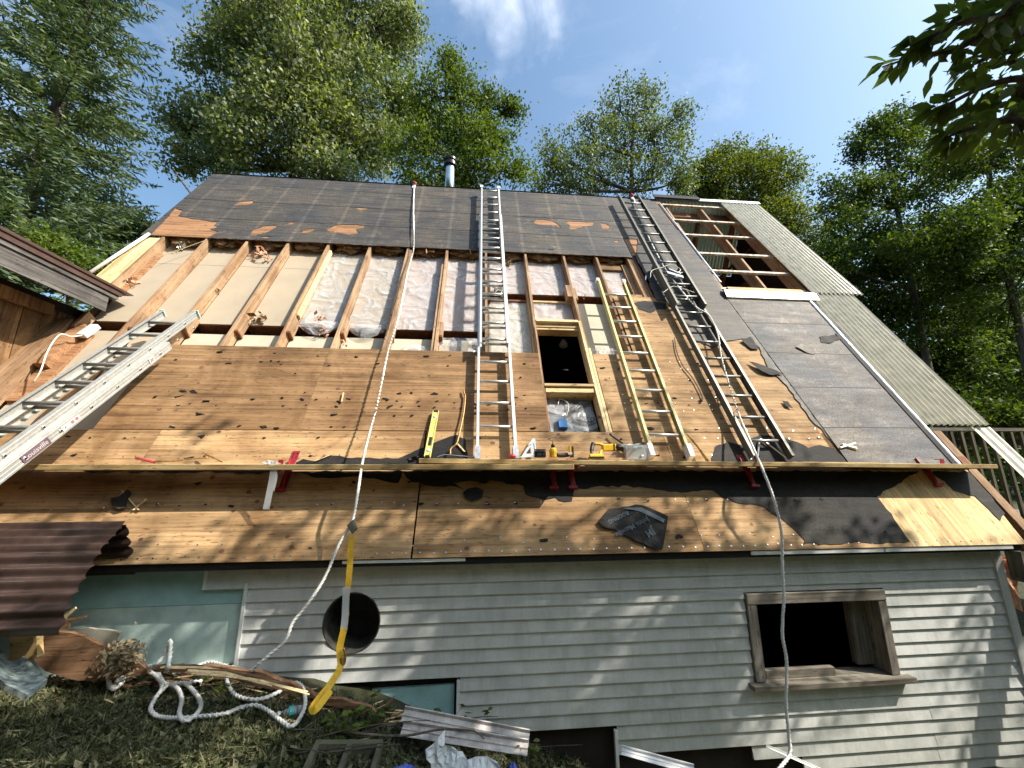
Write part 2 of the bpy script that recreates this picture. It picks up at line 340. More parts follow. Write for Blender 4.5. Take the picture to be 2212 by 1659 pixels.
M['insul'] = plain('brown_insulation', (.30, .19, .10), .95, 0, .5, 18, 1.0, .1)
M['insulp'] = plain('pink_insulation', (.62, .34, .22), .95, 0, .4, 22, 1.0, .1)
M['foil'] = plain('insulation_foil', (.62, .60, .52), .25, .9, .3, 25, .8)
M['redp'] = plain('red_painted_steel', (.34, .022, .03), .45, .1, .2, 20)
M['rope'] = plain('white_rope', (.80, .79, .74), .75, 0, .1, 60, .2)
M['yel'] = plain('yellow_webbing', (.78, .47, .03), .65, 0, .12, 60, .2)
M['yelp'] = plain('yellow_plastic', (.80, .48, .03), .4, 0, .08, 20)
M['yelg'] = plain('green_yellow_paint', (.66, .60, .16), .4, 0, .08, 20)
M['blk'] = plain('black_rubber', (.02, .02, .021), .5, 0, .2, 20)
M['blkm'] = plain('black_enamel', (.015, .015, .016), .3, .2, .1, 20)
M['steel'] = plain('steel', (.55, .56, .58), .25, .95, .12, 20)
M['stove'] = plain('stainless_pipe', (.66, .72, .76), .22, .95, .06, 10)
M['zinc'] = plain('corrugated_steel', (.70, .66, .54), .30, .1, .16, 9, .15)
m, N_, L_, B_ = newmat('corrugated_underside'); B_.inputs['Base Color'].default_value = (.50, .53, .44, 1); B_.inputs['Roughness'].default_value = .5
t_ = N_.new('ShaderNodeBsdfTranslucent'); t_.inputs['Color'].default_value = (.50, .53, .42, 1); ms_ = N_.new('ShaderNodeMixShader'); ms_.inputs[0].default_value = .45
L_.new(B_.outputs[0], ms_.inputs[1]); L_.new(t_.outputs[0], ms_.inputs[2]); L_.new(ms_.outputs[0], N_['Material Output'].inputs[0]); M['green'] = m
M['rust'] = wood('rusty_batten', (.50, .32, .20), (.80, .77, .70), 'x', 9, (.9, .62, .40), stretch=16, vary=.1)
M['brown'] = plain('brown_painted_metal', (.115, .068, .055), .45, .2, .18, 12, .1)
M['brownc'] = plain('brown_corrugated', (.062, .038, .032), .42, .1, .35, 9, .35)
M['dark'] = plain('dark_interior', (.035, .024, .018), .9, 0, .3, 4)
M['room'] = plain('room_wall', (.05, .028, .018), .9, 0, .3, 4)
M['brass'] = plain('rusty_brass', (.42, .24, .08), .45, .6, .4, 40)
M['pink'] = plain('pink_grip', (.72, .14, .15), .5, 0, .1)
M['red'] = plain('red_plastic', (.60, .03, .04), .4, 0, .1)
M['blue'] = plain('blue_tarp', (.05, .09, .42), .5, 0, .15, 10, .2)
M['blueb'] = plain('blue_box_plastic', (.05, .22, .55), .45, 0, .1)
M['cable'] = plain('white_cable', (.78, .74, .62), .5, 0, .08)
M['bag'] = plain('white_plastic_bag', (.66, .69, .72), .35, 0, .06, 5, .1, alpha=.86)
M['clear'] = plain('clear_plastic', (.70, .73, .74), .15, 0, .08, 12, .3, alpha=.42)
M['label'] = plain('sticker_white', (.62, .60, .56), .5, 0, .05)
M['ink'] = plain('ink_dark', (.05, .04, .04), .6, 0, .05)
M['inkb'] = plain('ink_blue', (.055, .085, .11), .6, 0, .1)
M['pale'] = plain('pale_panel', (.36, .34, .28), .7, 0, .15, 6, .2)
M['conc'] = plain('mossy_masonry', (.085, .085, .055), .9, 0, .35, 9, .6)
M['tan'] = plain('cardboard', (.28, .17, .10), .8, 0, .1)
# wrinkled clear film
m, N_, L_, B_ = newmat('vapour_film'); v, v0 = texvec(N_, L_, scale=(1, 1, 1)); n_ = noi(N_, L_, v, 3.0, 2, .45, 2.5); n2_ = noi(N_, L_, v, 11, 2, .5, 2)
B_.inputs['Base Color'].default_value = (.64, .63, .64, 1); B_.inputs['Roughness'].default_value = .16; B_.inputs['Specular IOR Level'].default_value = .75
al = N_.new('ShaderNodeMapRange'); al.inputs[1].default_value = .35; al.inputs[2].default_value = .7; al.inputs[3].default_value = .15; al.inputs[4].default_value = .62
L_.new(n_, al.inputs[0]); L_.new(al.outputs[0], B_.inputs['Alpha'])
bump(N_, L_, B_, n_, .8, .05); M['film'] = m
M['leafA'] = leafmat('leaf_poplar', (.075, .105, .04), (.14, .175, .08), (.30, .32, .20), .35, .35)
M['leafB'] = leafmat('leaf_maple', (.055, .09, .016), (.09, .135, .025), (.14, .17, .04), .38)
M['leafC'] = leafmat('leaf_ash', (.075, .105, .045), (.115, .15, .065), (.19, .215, .11), .35, .25)
M['leafD'] = leafmat('leaf_yellowgreen', (.06, .08, .015), (.10, .125, .022), (.15, .17, .04), .38)
M['leafE'] = leafmat('leaf_woods', (.03, .055, .011), (.06, .095, .02), (.125, .165, .035), .36)
M['leafF'] = leafmat('leaf_cherry', (.06, .095, .04), (.085, .13, .05), (.12, .165, .06), .42)
M['needle'] = leafmat('spruce_needles', (.065, .105, .07), (.11, .155, .10), (.19, .23, .14), .2)
M['litter'] = leafmat('ground_litter', (.028, .036, .018), (.075, .092, .045), (.21, .19, .13), .1)
m, N_, L_, B_ = newmat('soil'); v, v0 = texvec(N_, L_, scale=(1, 1, 1), rnd=False); n_ = noi(N_, L_, v, 9, 8, .7)
L_.new(ramp(N_, L_, n_, [(.3, (.022, .018, .011)), (.55, (.05, .055, .022)), (.8, (.09, .10, .04))]), B_.inputs['Base Color']); B_.inputs['Roughness'].default_value = .95; bump(N_, L_, B_, n_, 1, .05); M['soil'] = m

# ------------------------------------------------------------------ setting: ground
xs_ = np.unique(np.concatenate([np.arange(-6, 7.01, .12), np.linspace(-90, -6, 22), np.linspace(7, 110, 24)]))
ys_ = np.unique(np.concatenate([np.arange(.0, 6.01, .12), np.linspace(-12, 0, 8), np.linspace(6, 160, 40)]))
V = np.array([(x, y, gz(x, y)) for x in xs_ for y in ys_]); ny = len(ys_)
I = np.array([(i*ny+j, (i+1)*ny+j, (i+1)*ny+j+1, i*ny+j+1) for i in range(len(xs_)-1) for j in range(ny-1)])
g = bpy.data.objects.new('ground', mesh_np('ground', V, I)); g.data.materials.append(M['soil']); g.data.polygons.foreach_set('use_smooth', [True]*len(g.data.polygons)); col.objects.link(g); tag(g, kind='structure')

# ------------------------------------------------------------------ the house
HO = Vector((0, 5.5, -2.3))
house = empty('house', HO, 'steep roofed house with its sheathing stripped open above pale lap siding', 'house')
E_S = 1.09; RID = 8.22
RAF = [-4.74, -4.12, -3.54, -2.94, -2.34, -1.71, -1.12, -.51, .11, .75, 1.38, 1.93, 2.47]
rf = part('rafter', MB().rbox(-.019, .019, 2.4, 6.4, -.153, -.014), M['raf'], house)
bevel(rf, .003)
first = True
for x in RAF:
    if x < -4.7 or abs(x+4.12) < .01: continue
    if first: rf.location.x += x; first = False
    else: again(rf, (x-RAF[2], 0, 0))
part('rafter', MB().rbox(-4.76, -4.722, 4.45, 6.4, -.20, -.014), M['raf'], house)
part('rafter', MB().rbox(-4.139, -4.101, 2.0, 6.4, -.153, -.014), M['raf'], house)
# doubled rafter beside bay five and packing strips nailed to rafter sides
part('packing_strip', MB().rbox(-2.318, -2.285, 4.15, 5.75, -.12, -.06), M['lum'], house, 'pale packing strip with bare glue zigzags')
part('packing_strip', MB().rbox(-1.098, -1.062, 3.49, 5.8, -.12, -.02), M['raf'], house)
part('packing_strip', MB().rbox(-.565, -.53, 3.49, 5.45, -.13, -.03), M['raf'], house)
part('packing_strip', MB().rbox(.70, .731, 3.3, 5.0, -.15, -.05), M['raf'], house)
part('packing_strip', MB().rbox(-4.72, -4.66, 4.62, 5.55, -.19, -.12), M['plyo'], house, 'orange strip along the first rafter')
# ceiling boards seen between the rafters, with the dark slot between upper and lower boards
BAYS = list(zip(RAF[:-1], RAF[1:]))
for i, (a, b) in enumerate(BAYS):
    a_, b_ = a+.02, b-.02
    st, sb = (4.04, 3.86) if i < 8 else (4.92, 4.74)
    mat = M['board'] if i < 6 else M['pinkb']
    part('ceiling_board', MB().rbox(a_, b_, st, 5.35, -.168, -.156), mat, house)
    part('ceiling_board', MB().rbox(a_, b_, 5.356, 6.4, -.168, -.156), mat, house)
    if i == 9: part('ceiling_board', MB().rbox(a_, b_, 4.16, sb, -.178, -.166), M['pinkb'], house)
    elif i == 11: pass
    else: part('ceiling_board', MB().rbox(a_, b_, 2.0 if i > 1 else 2.35, sb, -.178, -.166), M['board2'] if i > 1 else M['board'], house)
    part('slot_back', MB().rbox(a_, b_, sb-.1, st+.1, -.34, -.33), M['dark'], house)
    part('slot_ledge', MB().rbox(a_, b_, st-.012, st+.03, -.30, -.169), M['rafd'], house)
    # short nailing block by the rafter
    if i not in (9,):
        part('nailing_block', MB().rbox(a_+.001, a_+.042, sb-.06, st+.02, -.15, -.03), M['raf'], house)
        part('nailing_block', MB().rbox(a_+.001, a_+.046, sb-.08, sb-.061, -.16, -.035), M['rafd'], house)
part('nailing_block', MB().rbox(1.29, 1.358, 4.70, 4.98, -.15, -.01), M['raf'], house)
part('cross_strip', MB().rbox(.77, 1.36, 4.70, 4.735, -.16, -.13), M['lumx'], house)
part('cross_strip', MB().rbox(.13, .70, 4.70, 4.735, -.16, -.13), M['rafd'], house)
part('header_block', MB().rbox(1.95, 2.45, 5.62, 5.80, -.15, -.11), M['plyd'], house)
part('header_block', MB().rbox(1.95, 2.60, 4.74, 4.83, -.15, -.03), M['raf'], house)
part('header_block', MB().rbox(2.50, 2.56, 4.76, 5.9, -.15, -.02), M['raf'], house)
part('header_block', MB().rbox(2.36, 2.45, 4.88, 5.75, -.15, -.09), M['raf'], house)
part('header_block', MB().rbox(2.56, 2.60, 4.70, 5.88, -.17, -.012), M['rafd'], house)
# brown insulation and foil bulging out below the upper deck edge
def blob(c, a, b, d, n=10, rgh=.35, seed=0):
    mb = MB(); rows = 2*n; vs = []
    for i in range(rows):
        for j in range(n+1):
            th = 2*math.pi*i/rows; ph = math.pi*j/n
            p = Vector((math.cos(th)*math.sin(ph), math.sin(th)*math.sin(ph), math.cos(ph)))
            r = 1+rgh*noise.fractal(p*2.2+Vector((seed*7.3, 1, 2)), .8, 2, 4)
            vs.append(Vector(c)+(Vector(a)*p.x+Vector(b)*p.y+Vector(d)*p.z)*r)
    fs = [(i*(n+1)+j, ((i+1) % rows)*(n+1)+j, ((i+1) % rows)*(n+1)+j+1, i*(n+1)+j+1) for i in range(rows) for j in range(n)]
    return mb.add(vs, fs)
for i, (a, b) in enumerate(BAYS):
    part('insulation_batt', blob(W((a+b)/2, 6.0, -.09), XS*(b-a)*.46, SS*.20, NN*.062, 18, .55, i), M['insul'], house, fix=False, smooth=True)
def tuft(c, r, n, mat, name, seed, parent, flat=.5):
    random.seed(seed); mb = MB()
    for k in range(n):
        p = Vector(c)+Vector([random.gauss(0, r) for _ in range(3)])*.6; d = Vector([random.gauss(0, 1) for _ in range(3)]).normalized(); e = d.orthogonal().normalized()
        l = r*random.uniform(.3, .9); wd = l*random.uniform(.2, .6)
        mb.add([p-d*l, p+e*wd+d*l*.1, p+d*l, p-e*wd-d*l*.1], [(0, 1, 2, 3)])
    return part(name, mb, mat, parent, fix=False)
for k, (u, v, r, m_, n) in enumerate([(1195, 553, .10, 'foil', 60), (1225, 557, .08, 'foil', 40), (905, 548, .07, 'foil', 40), (925, 553, .06, 'insulp', 24), (748, 541, .06, 'insulp', 20), (560, 552, .07, 'insulp', 25), (580, 560, .05, 'insulp', 18),
                                      (690, 690, .05, 'insulp', 20), (1010, 555, .07, 'foil', 30), (1085, 548, .08, 'insul', 30), (1100, 570, .06, 'insul', 30), (470, 633, .045, 'insul', 26), (398, 535, .06, 'foil', 20), (865, 545, .08, 'foil', 22),
                                      (283, 614, .07, 'insulp', 24), (1078, 632, .08, 'foil', 40), (1262, 640, .04, 'insulp', 14), (700, 720, .05, 'insulp', 24), (640, 690, .05, 'insul', 24), (560, 692, .08, 'insul', 26), (430, 560, .04, 'insulp', 14), (745, 738, .04, 'insulp', 12)]):
    a = q(u, v, -.13); tuft(W(a[0], a[1], -.12), r, n, M[m_], 'foil_scrap' if m_ == 'foil' else 'insulation_tuft', 100+k, house)
random.seed(21)
# plastic film stapled over the bays
def film(x0, x1, s0, s1, seed, drop=0, h=-.145, amp=.012, name='plastic_film'):
    def fn(a, b):
        x = x0+(x1-x0)*a; s = s0+(s1-s0)*b
        k = noise.noise(Vector((x*5+seed*9, s*3, 0)))+.6*abs(noise.noise(Vector((x*11+seed, s*4+x*5, 4))))
        return W(x, s, h+amp*k - (0 if b > .12 else drop*(.12-b)*0))
    return part(name, MB().grid(fn, 26, 60), M['film'], house, smooth=True, fix=False)
for i in range(4, 12):
    a, b = BAYS[i]; st = 4.0 if i < 8 else 4.88
    film(a+.02, b-.02, st+.02, 5.78, i)
film(.13, .70, 3.49, 4.72, 31, h=-.15); film(.78, 1.34, 4.17, 4.70, 32, h=-.15); film(.79, 1.32, 2.25, 2.93, 33, h=-.13, amp=.02)
film(1.42, 1.9, 3.4, 3.75, 34, h=-.14)
# film gathered in folds hanging over the slot
def drape(x0, x1, s_hi, s_lo, seed):
    def fn(a, b):
        x = x0+(x1-x0)*a; k = math.sin(math.pi*a); s = s_hi-(s_hi-s_lo)*b*(.35+.65*k)
        return W(x, s, -.12+.05*math.sin(b*3.1)*k+.012*noise.noise(Vector((a*3+b*9, b*14-a*5, seed))))
    part('plastic_film', MB().grid(fn, 30, 20), M['film'], house, smooth=True, fix=False)
drape(-2.28, -1.74, 4.12, 3.84, 1); drape(-1.66, -1.16, 4.08, 3.80, 2); drape(-1.0, -.55, 3.5, 3.72, 3); drape(-.5, .08, 3.86, 3.46, 4)

# sheathing: plywood panels, row by row
def ply(poly, mat, label=None, h=0, name='plywood_panel', th=.012):
    return part(name, rsheet(poly, (), h, th), mat, house, label)
g_ = .0025
ply(rect(-3.56, -1.72-g_, 2.320, 3.485), M['plyd'], 'dark stained plywood panel left of the ropes')
ply(rect(-1.72, .742, 2.320, 3.48), M['plyd'])
ply([(1.425, 2.320), (2.75, 2.320), (2.75, 4.735), (1.96, 4.735), (1.96, 3.49), (1.425, 3.49)], M['ply'])
ply(rect(2.753, 3.75, 2.318, 5.9), M['ply'])
ply(rect(-5.6, -2.96, E_S, 2.311), M['ply']); ply(rect(-2.957, -.505, E_S, 2.311), M['ply']); ply(rect(-.49, 1.95, E_S, 2.311), M['ply'])
nb = q(1897, 1075); nc = q(1968, 1172)
ply([(1.954, E_S), (nc[0], E_S), (nb[0], nb[1]), (nb[0]-.06, 2.311), (1.954, 2.311)], M['ply'])
ply([(nc[0]+.004, E_S), (5.05, E_S), (5.14, 1.86), (nb[0]-.02, 1.86), (nb[0]+.004, nb[1])], M['plyn'], 'clean new plywood panel at the eave corner')
ply(rect(3.753, 5.10, 1.866, 4.85), M['ply'])
# upper deck
for a, b in ((-5.03, -2.35), (-2.346, .095), (.099, 2.53), (2.534, 3.72)):
    ply(rect(a, b, 5.86 if a < 2.5 else 5.905, 7.03), M['plyo'], name='deck_panel'); ply(rect(a, b, 7.034, RID), M['plyo'], name='deck_panel')
# roofing felt: laps of weathered strips with torn windows to the orange deck
def up(*p): return U(*p)
holes = [up((505, 441), (520, 436), (547, 434), (548, 439), (530, 443), (510, 444)),
         up((539, 509), (548, 497), (570, 489), (598, 488), (598, 492), (575, 503), (553, 510)),
         up((617, 486), (630, 480), (638, 480), (632, 485)), up((647, 502), (660, 497), (680, 494), (678, 499), (660, 504)),
         up((562, 513), (575, 511), (586, 512), (575, 516)),
         up((705, 497), (720, 489), (740, 485), (765, 486), (788, 487), (785, 493), (770, 495), (775, 505), (752, 508), (730, 503), (715, 503)),
         up((768, 448), (780, 449), (797, 450), (790, 453), (778, 454)),
         up((1153, 482), (1160, 474), (1180, 476), (1197, 479), (1207, 486), (1212, 493), (1205, 490), (1190, 487), (1170, 487), (1160, 485)),
         up((1219, 480), (1235, 478), (1262, 480), (1284, 480), (1282, 487), (1260, 489), (1240, 496), (1230, 495), (1232, 488)),
         up((1296, 482), (1310, 484), (1318, 489), (1316, 494), (1300, 495)), up((1326, 520), (1335, 519), (1336, 524), (1328, 524))]
holes = [rough(h, .012, .05) for h in holes]
cut = rough(up((280, 560), (380, 450), (396, 455), (386, 466), (410, 472), (470, 480), (463, 487), (471, 492), (455, 495), (472, 501), (463, 507), (450, 514), (448, 530)), .012, .05)
rE = lambda s: 3.64+(8.04-s)*.042
laps = [(5.84, 6.52), (6.47, 7.16), (7.11, 7.82), (7.77, RID+.01)]
for k, (a, b) in enumerate(laps):
    xr_ = 2.56 if k == 0 else rE(b)
    o_ = [(-5.04, a), (xr_, a), (xr_ if k == 0 else rE(b), b), (-5.04, b)]
    lo = rough([(-5.04, a), (xr_, a)], .012 if k == 0 else .003, .06, False)
    part('felt_strip', rsheet(lo+[(xr_, a), (rE(b) if k else xr_, b), (-5.04, b)], holes+[cut], .0045, .003, .006, b), M['felt'], house)
# felt down the right side, round the ladders
fr = rough(up((1373, 559), (1388, 585), (1398, 600), (1412, 640), (1420, 650), (1440, 652), (1470, 690), (1500, 735), (1540, 752), (1570, 737), (1600, 733), (1620, 733), (1640, 752), (1660, 800), (1700, 835), (1730, 880), (1748, 905), (1775, 928), (1818, 983),
                   (1571, 648), (1556, 620), (1500, 540), (1470, 500), (1440, 490), (1380, 488)), .015, .06)
part('felt_sheet', rsheet(fr, (), .011, .003), M['felt'], house, 'dark felt sheet running down beside the open roof bay')
part('felt_sheet', rsheet(rough(up((1370, 655), (1390, 650), (1440, 655), (1440, 668), (1420, 668), (1405, 676), (1392, 672), (1380, 668)), .01, .05), (), .005, .003), M['feltb'], house)
# grey felt panels in four lifts at right
sL = lambda s: 3.736+(4.737-s)*.034
sv = [q(1640, 699)[1], q(1700, 764)[1], q(1760, 838)[1], q(1850, 925)[1]]
for a, b in zip([sv[0], sv[1], sv[2], sv[3], 1.87], [4.74, sv[0]-.006, sv[1]-.006, sv[2]-.006, sv[3]-.006]):
    part('felt_sheet', rsheet([(sL(a), a), (5.10, a), (5.14 if b > 4 else 5.10, b), (sL(b), b)], (), .016, .004), M['feltg'], house)
part('felt_sheet', rsheet(rough(up((1536, 990), (1545, 965), (1570, 955), (1600, 962), (1640, 940), (1690, 944), (1720, 955), (1745, 968), (1770, 962), (1800, 968), (1823, 990), (1845, 1004), (1540, 1004)), .012, .05), (), .0075, .003), M['feltb'], house)
# torn felt on the lower boards
low = [[(870, 1018), (890, 1042), (930, 1050), (985, 1052), (1000, 1056), (980, 1044), (1060, 1038), (1130, 1050), (1135, 1068), (1175, 1080), (1200, 1075), (1208, 1082), (1235, 1083), (1240, 1058), (1300, 1050), (1380, 1052), (1460, 1062), (1540, 1060), (1560, 1075), (1600, 1088), (1650, 1095), (1690, 1122), (1722, 1150), (1738, 1168), (1735, 1176), (1964, 1170), (1925, 1110), (1893, 1073), (1915, 1058), (1940, 1045), (1985, 1018)],
       [(2010, 1020), (2040, 1040), (2060, 1060), (2105, 1072), (2135, 1100), (2160, 1125), (2170, 1110), (2130, 1062), (2093, 1020)],
       [(180, 1015), (200, 1022), (260, 1018), (380, 1022), (440, 1018), (520, 1024), (600, 1020), (600, 1012), (180, 1010)],
       [(625, 1020), (700, 1032), (780, 1030), (860, 1044), (870, 1018)]]
for k, p in enumerate(low):
    part('felt_sheet', rsheet(rough(up(*p), .012, .05), (), .0055+.0003*k, .0035), M['feltb'], house)
part('felt_sheet', rsheet(rough(up((1885, 985), (870, 1004), (875, 988), (895, 975), (930, 960), (960, 948), (988, 940), (1006, 950), (1010, 990), (1020, 1004))[1:], .01, .05), (), .0058, .003), M['feltb'], house)
part('felt_sheet', rsheet(rough(up((640, 1000), (655, 992), (680, 997), (700, 985), (735, 985), (760, 990), (860, 991), (885, 980), (905, 990), (905, 1004), (640, 1004)), .01, .05), (), .0052, .003), M['feltb'], house)
# small torn flecks under the nails and the nail heads themselves
random.seed(5)
fl = MB(); nh = MB()
def fleck(x, s, r):
    n = random.randint(4, 7); p = []
    ang = random.uniform(-.4, .4)
    for k in range(n):
        t = 2*math.pi*k/n+random.uniform(-.3, .3); rr = r*random.uniform(.3, 1.35); a = math.cos(t)*rr*1.7; b = math.sin(t)*rr*.7
        p.append((x+a*math.cos(ang)-b*math.sin(ang), s+a*math.sin(ang)+b*math.cos(ang)))
    c = [W(a, b, .003+random.uniform(0, .012)) for a, b in p]; b_ = [W(a, b, .0022) for a, b in p]; n = len(p)
    fl.add(c+b_, [tuple(range(n))]+[(k, k+n, (k+1) % n+n, (k+1) % n) for k in range(n)])
def nail(x, s, h=.003, r=.0055): nh.add([W(x+r*math.cos(t), s+r*math.sin(t), h+.0015) for t in (0, 1.05, 2.1, 3.14, 4.2, 5.24)]+[W(x+r*math.cos(t), s+r*math.sin(t), h-.002) for t in (0, 1.05, 2.1, 3.14, 4.2, 5.24)], [tuple(range(6))]+[(k, k+6, (k+1) % 6+6, (k+1) % 6) for k in range(6)])
for s in (1.22, 1.55, 2.02, 2.24, 2.36, 2.62, 2.70, 2.80, 3.08, 3.25, 3.38):
    x = -3.5 if s > 2.31 else -4.4
    while x < (3.6 if s < 2.5 else 2.6):
        x += random.uniform(.08, .30)
        if .72 < x < 1.45 and s > 2.3: continue
        ss_ = s+random.gauss(0, .012)
        nail(x, ss_)
        if random.random() < (.55 if 2.5 < s < 3 else .28): fleck(x+random.uniform(-.01, .01), ss_-.006, random.choice((.007, .010, .010, .014, .024)))
for k in range(26): fleck(random.uniform(-3.4, 2.6), random.choice((2.66, 2.72, 2.5, 1.75, 3.2)), random.uniform(.012, .03))
for k in range(60): fleck(random.uniform(3.9, 5.0), random.uniform(1.95, 4.6), random.uniform(.01, .035))
for x0 in np.arange(-4.9, 3.6, .30):
    for s in np.arange(5.92, 8.2, .16):
        if random.random() < .8: nail(x0+random.gauss(0, .02), s+random.gauss(0, .02), .016, .0065)
for s in (1.13,):
    for x in np.arange(-4.4, 4.9, .11): nail(x+random.uniform(-.01, .01), s+random.gauss(0, .004), .002, .007)
fl.v = [v + NN*0 for v in fl.v]
part('felt_flecks', fl, M['feltb'], house, kind='stuff'); part('nail_heads', nh, M['steel'], house, kind='stuff')
# knots: round plugs in the veneer
kn = MB()
for k in range(70):
    x = random.uniform(-4.2, 3.6); s = random.uniform(1.15, 3.4)
    if .7 < x < 1.45 and s > 2.3: continue
    if s > 2.3 and x < -3.5: continue
    r = random.uniform(.010, .02); kn.add([W(x+1.3*r*math.cos(t), s+r*math.sin(t), .0012) for t in np.arange(0, 6.2, .7)], [tuple(range(9))])
part('veneer_knots', kn, plain('knot_brown', (.16, .07, .045), .8), house, kind='stuff', fix=False)

# window framing of new lumber
def lum(x0, x1, s0, s1, h0=-.155, h1=-.004, mat='lum', name='stud'): return bevel(part(name, MB().rbox(x0, x1, s0, s1, h0, h1), M[mat], house), .003)
lum(1.345, 1.382, 2.30, 4.14); lum(1.385, 1.42, 2.30, 3.6, h1=-.0045)
lum(.775, 1.344, 4.10, 4.15, h1=.002, mat='lumx', name='window_header'); lum(.775, 1.344, 4.00, 4.04, h0=-.17, h1=-.06, mat='lumx', name='window_header')
lum(.775, 1.344, 4.041, 4.099, h0=-.155, h1=-.045, mat='lumx', name='window_header')
lum(.762, 1.344, 2.945, 2.985, h1=.004, mat='lumx', name='window_sill'); lum(.775, 1.344, 2.87, 2.944, h0=-.155, h1=-.02, mat='lumx', name='window_sill')
part('opening_reveal', MB().rbox(.742, .758, 2.3, 4.0, -.16, -.002), M['raf'], house)
part('electrical_box', MB().box(Q(1215, 917, -.10), XS*.045, SS*.055, NN*.03), M['blueb'], house, 'blue electrical box hanging in the lower opening')
part('cable_tail', MB().tube(cr_([Q(1222, 900, -.1), Q(1228, 885, -.09), Q(1226, 870, -.1), Q(1210, 862, -.11), Q(1205, 875, -.1)], 5), .004, 6), M['cable'], house, smooth=True)
# the dark room behind: floor, back wall, ceiling lamp
def slopebox(x0, x1, s0, s1, yb2):
    mb = MB(); a0, a1 = W(0, s0, -.19), W(0, s1, -.19)
    for x in (x0, x1):
        P = [(x, a0.y, a0.z), (x, yb2, a0.z), (x, yb2, a1.z), (x, a1.y, a1.z)]; mb.add(P, [(0, 1, 2, 3)])
    mb.add([(x0, a0.y, a0.z), (x1, a0.y, a0.z), (x1, yb2, a0.z), (x0, yb2, a0.z)], [(0, 1, 2, 3)]); mb.add([(x0, yb2, a0.z), (x1, yb2, a0.z), (x1, yb2, a1.z), (x0, yb2, a1.z)], [(0, 1, 2, 3)])
    mb.add([(x0, a1.y, a1.z), (x1, a1.y, a1.z), (x1, yb2, a1.z), (x0, yb2, a1.z)], [(0, 1, 2, 3)]); return mb
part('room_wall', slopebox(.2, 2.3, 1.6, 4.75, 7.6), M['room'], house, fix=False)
lp = part('ceiling_lamp', MB().lathe(atY(1217, 741, 5.6), (0, 0, -1), [(.02, -.06), (.06, 0), (.07, .05), (.05, .07)], 14), M['whp'], house, smooth=True)

# open bay at the right: battens, inner rafters, far corrugated roof slope
xa, xb = 3.86, 5.08
for (u1, v1) in ((1440, 441), (1452, 473), (1476, 505), (1506, 545), (1536, 583), (1562, 622)):
    s = q(u1, v1)[1]; part('batten', MB().rbox(xa-.12, xb+.12, s-.022, s+.022, -.04, -.002), M['rust'], house, 'rust and paint streaked batten')
for x in (3.84, 4.60, 5.28): part('rafter', MB().rbox(x-.02, x+.02, 4.95, RID-.05, -.23, -.045), M['raf'], house)
part('ridge_board', MB().rbox(3.8, 5.9, 7.86, 8.12, -.22, -.19), M['rafd'], house)
def corr(name, x0, x1, s0, s1, amp, pitch, frame, mat, label=None, per=8, parent=None, th=.0012, axis='s'):
    n = max(2, int((x1-x0)/pitch*per)); mb = MB(); vs = []; k = 2
    for i in range(n+1):
        x = x0+(x1-x0)*i/n; z = amp*math.cos(2*math.pi*(x-x0)/pitch)
        for s in (s0, s1):
            for d in (0, -th): vs.append(frame(x, s, z+d))
    fs = []
    for i in range(n):
        a = i*4; b = a+4; fs += [(a, b, b+2, a+2), (a+1, a+3, b+3, b+1), (a, a+1, b+1, b), (a+2, b+2, b+3, a+3)]
    fs += [(0, 2, 3, 1), (n*4, n*4+1, n*4+3, n*4+2)]
    return part(name, mb.add(vs, fs), mat, parent or house, label, smooth=False)
corr('corrugated_sheet', 5.03, 5.93, 4.97, 8.24, .019, .0762, lambda x, s, h: W(x+(8.24-s)*.055, s, .03+h), M['zinc'], 'upper corrugated steel sheet at the right rake')
corr('corrugated_sheet', 5.10, 5.93, 2.43, 5.0, .019, .0762, lambda x, s, h: W(x, s, .012+h), M['zinc'], 'lower corrugated steel sheet at the right rake')
corr('corrugated_strip', 5.72, 5.96, .2, 2.42, .011, .12, lambda x, s, h: W(x+(2.42-s)*.02, s, -.02+h), M['zinc'], 'narrow corrugated strip running on down past the fence')
part('rake_flashing', MB().grid(lambda a, b: W(3.66+.04*a+(1-b)*.125, 5.17+2.87*b, .02+.012*math.sin(a*3.1)+.003*noise.noise(Vector((a*3, b*60, 0)))), 5, 60), M['galv'], house, 'lumpy galvanised flashing strip beside the open bay', smooth=True)
part('rake_flashing', MB().grid(lambda a, b: W(5.05+.05*a, 1.9+3.0*b, .024+.012*math.sin(a*3.1)+.004*noise.noise(Vector((a*3, b*40, 0)))), 5, 60), M['galv'], house, smooth=True)
part('rake_shadow_strip', MB().rbox(5.00, 5.045, 1.9, 4.0, .017, .024), M['feltb'], house)
fp = [(0, .0), (.05, .06), (.18, .02)]
part('sill_flashing', MB().add([W(3.72, 4.96, .03), W(5.22, 4.96, .03), W(5.22, 4.90, .07), W(3.72, 4.90, .07), W(5.22, 4.76, .045), W(3.72, 4.76, .045), W(5.22, 4.755, .015), W(3.72, 4.755, .015)], [(0, 1, 2, 3), (3, 2, 4, 5), (5, 4, 6, 7)]), M['flash'], house, 'white folded flashing along the bottom of the open bay')
part('sill_board', MB().rbox(3.86, 5.10, 4.97, 5.06, -.03, .02), M['lumx'], house)
part('ridge_cap', MB().add([W(3.66, 8.17, .04), W(5.97, 8.20, .05), W(5.97, 8.30, .05), W(3.66, 8.28, .045), W(5.97, 8.32, -.1), W(3.66, 8.30, -.1)], [(0, 1, 2, 3), (3, 2, 4, 5)]), M['galv'], house, 'grey sheet metal cap on the ridge')
part('ridge_cap', MB().rbox(3.60, 4.6, 8.18, 8.31, .055, .075), M['feltb'], house)
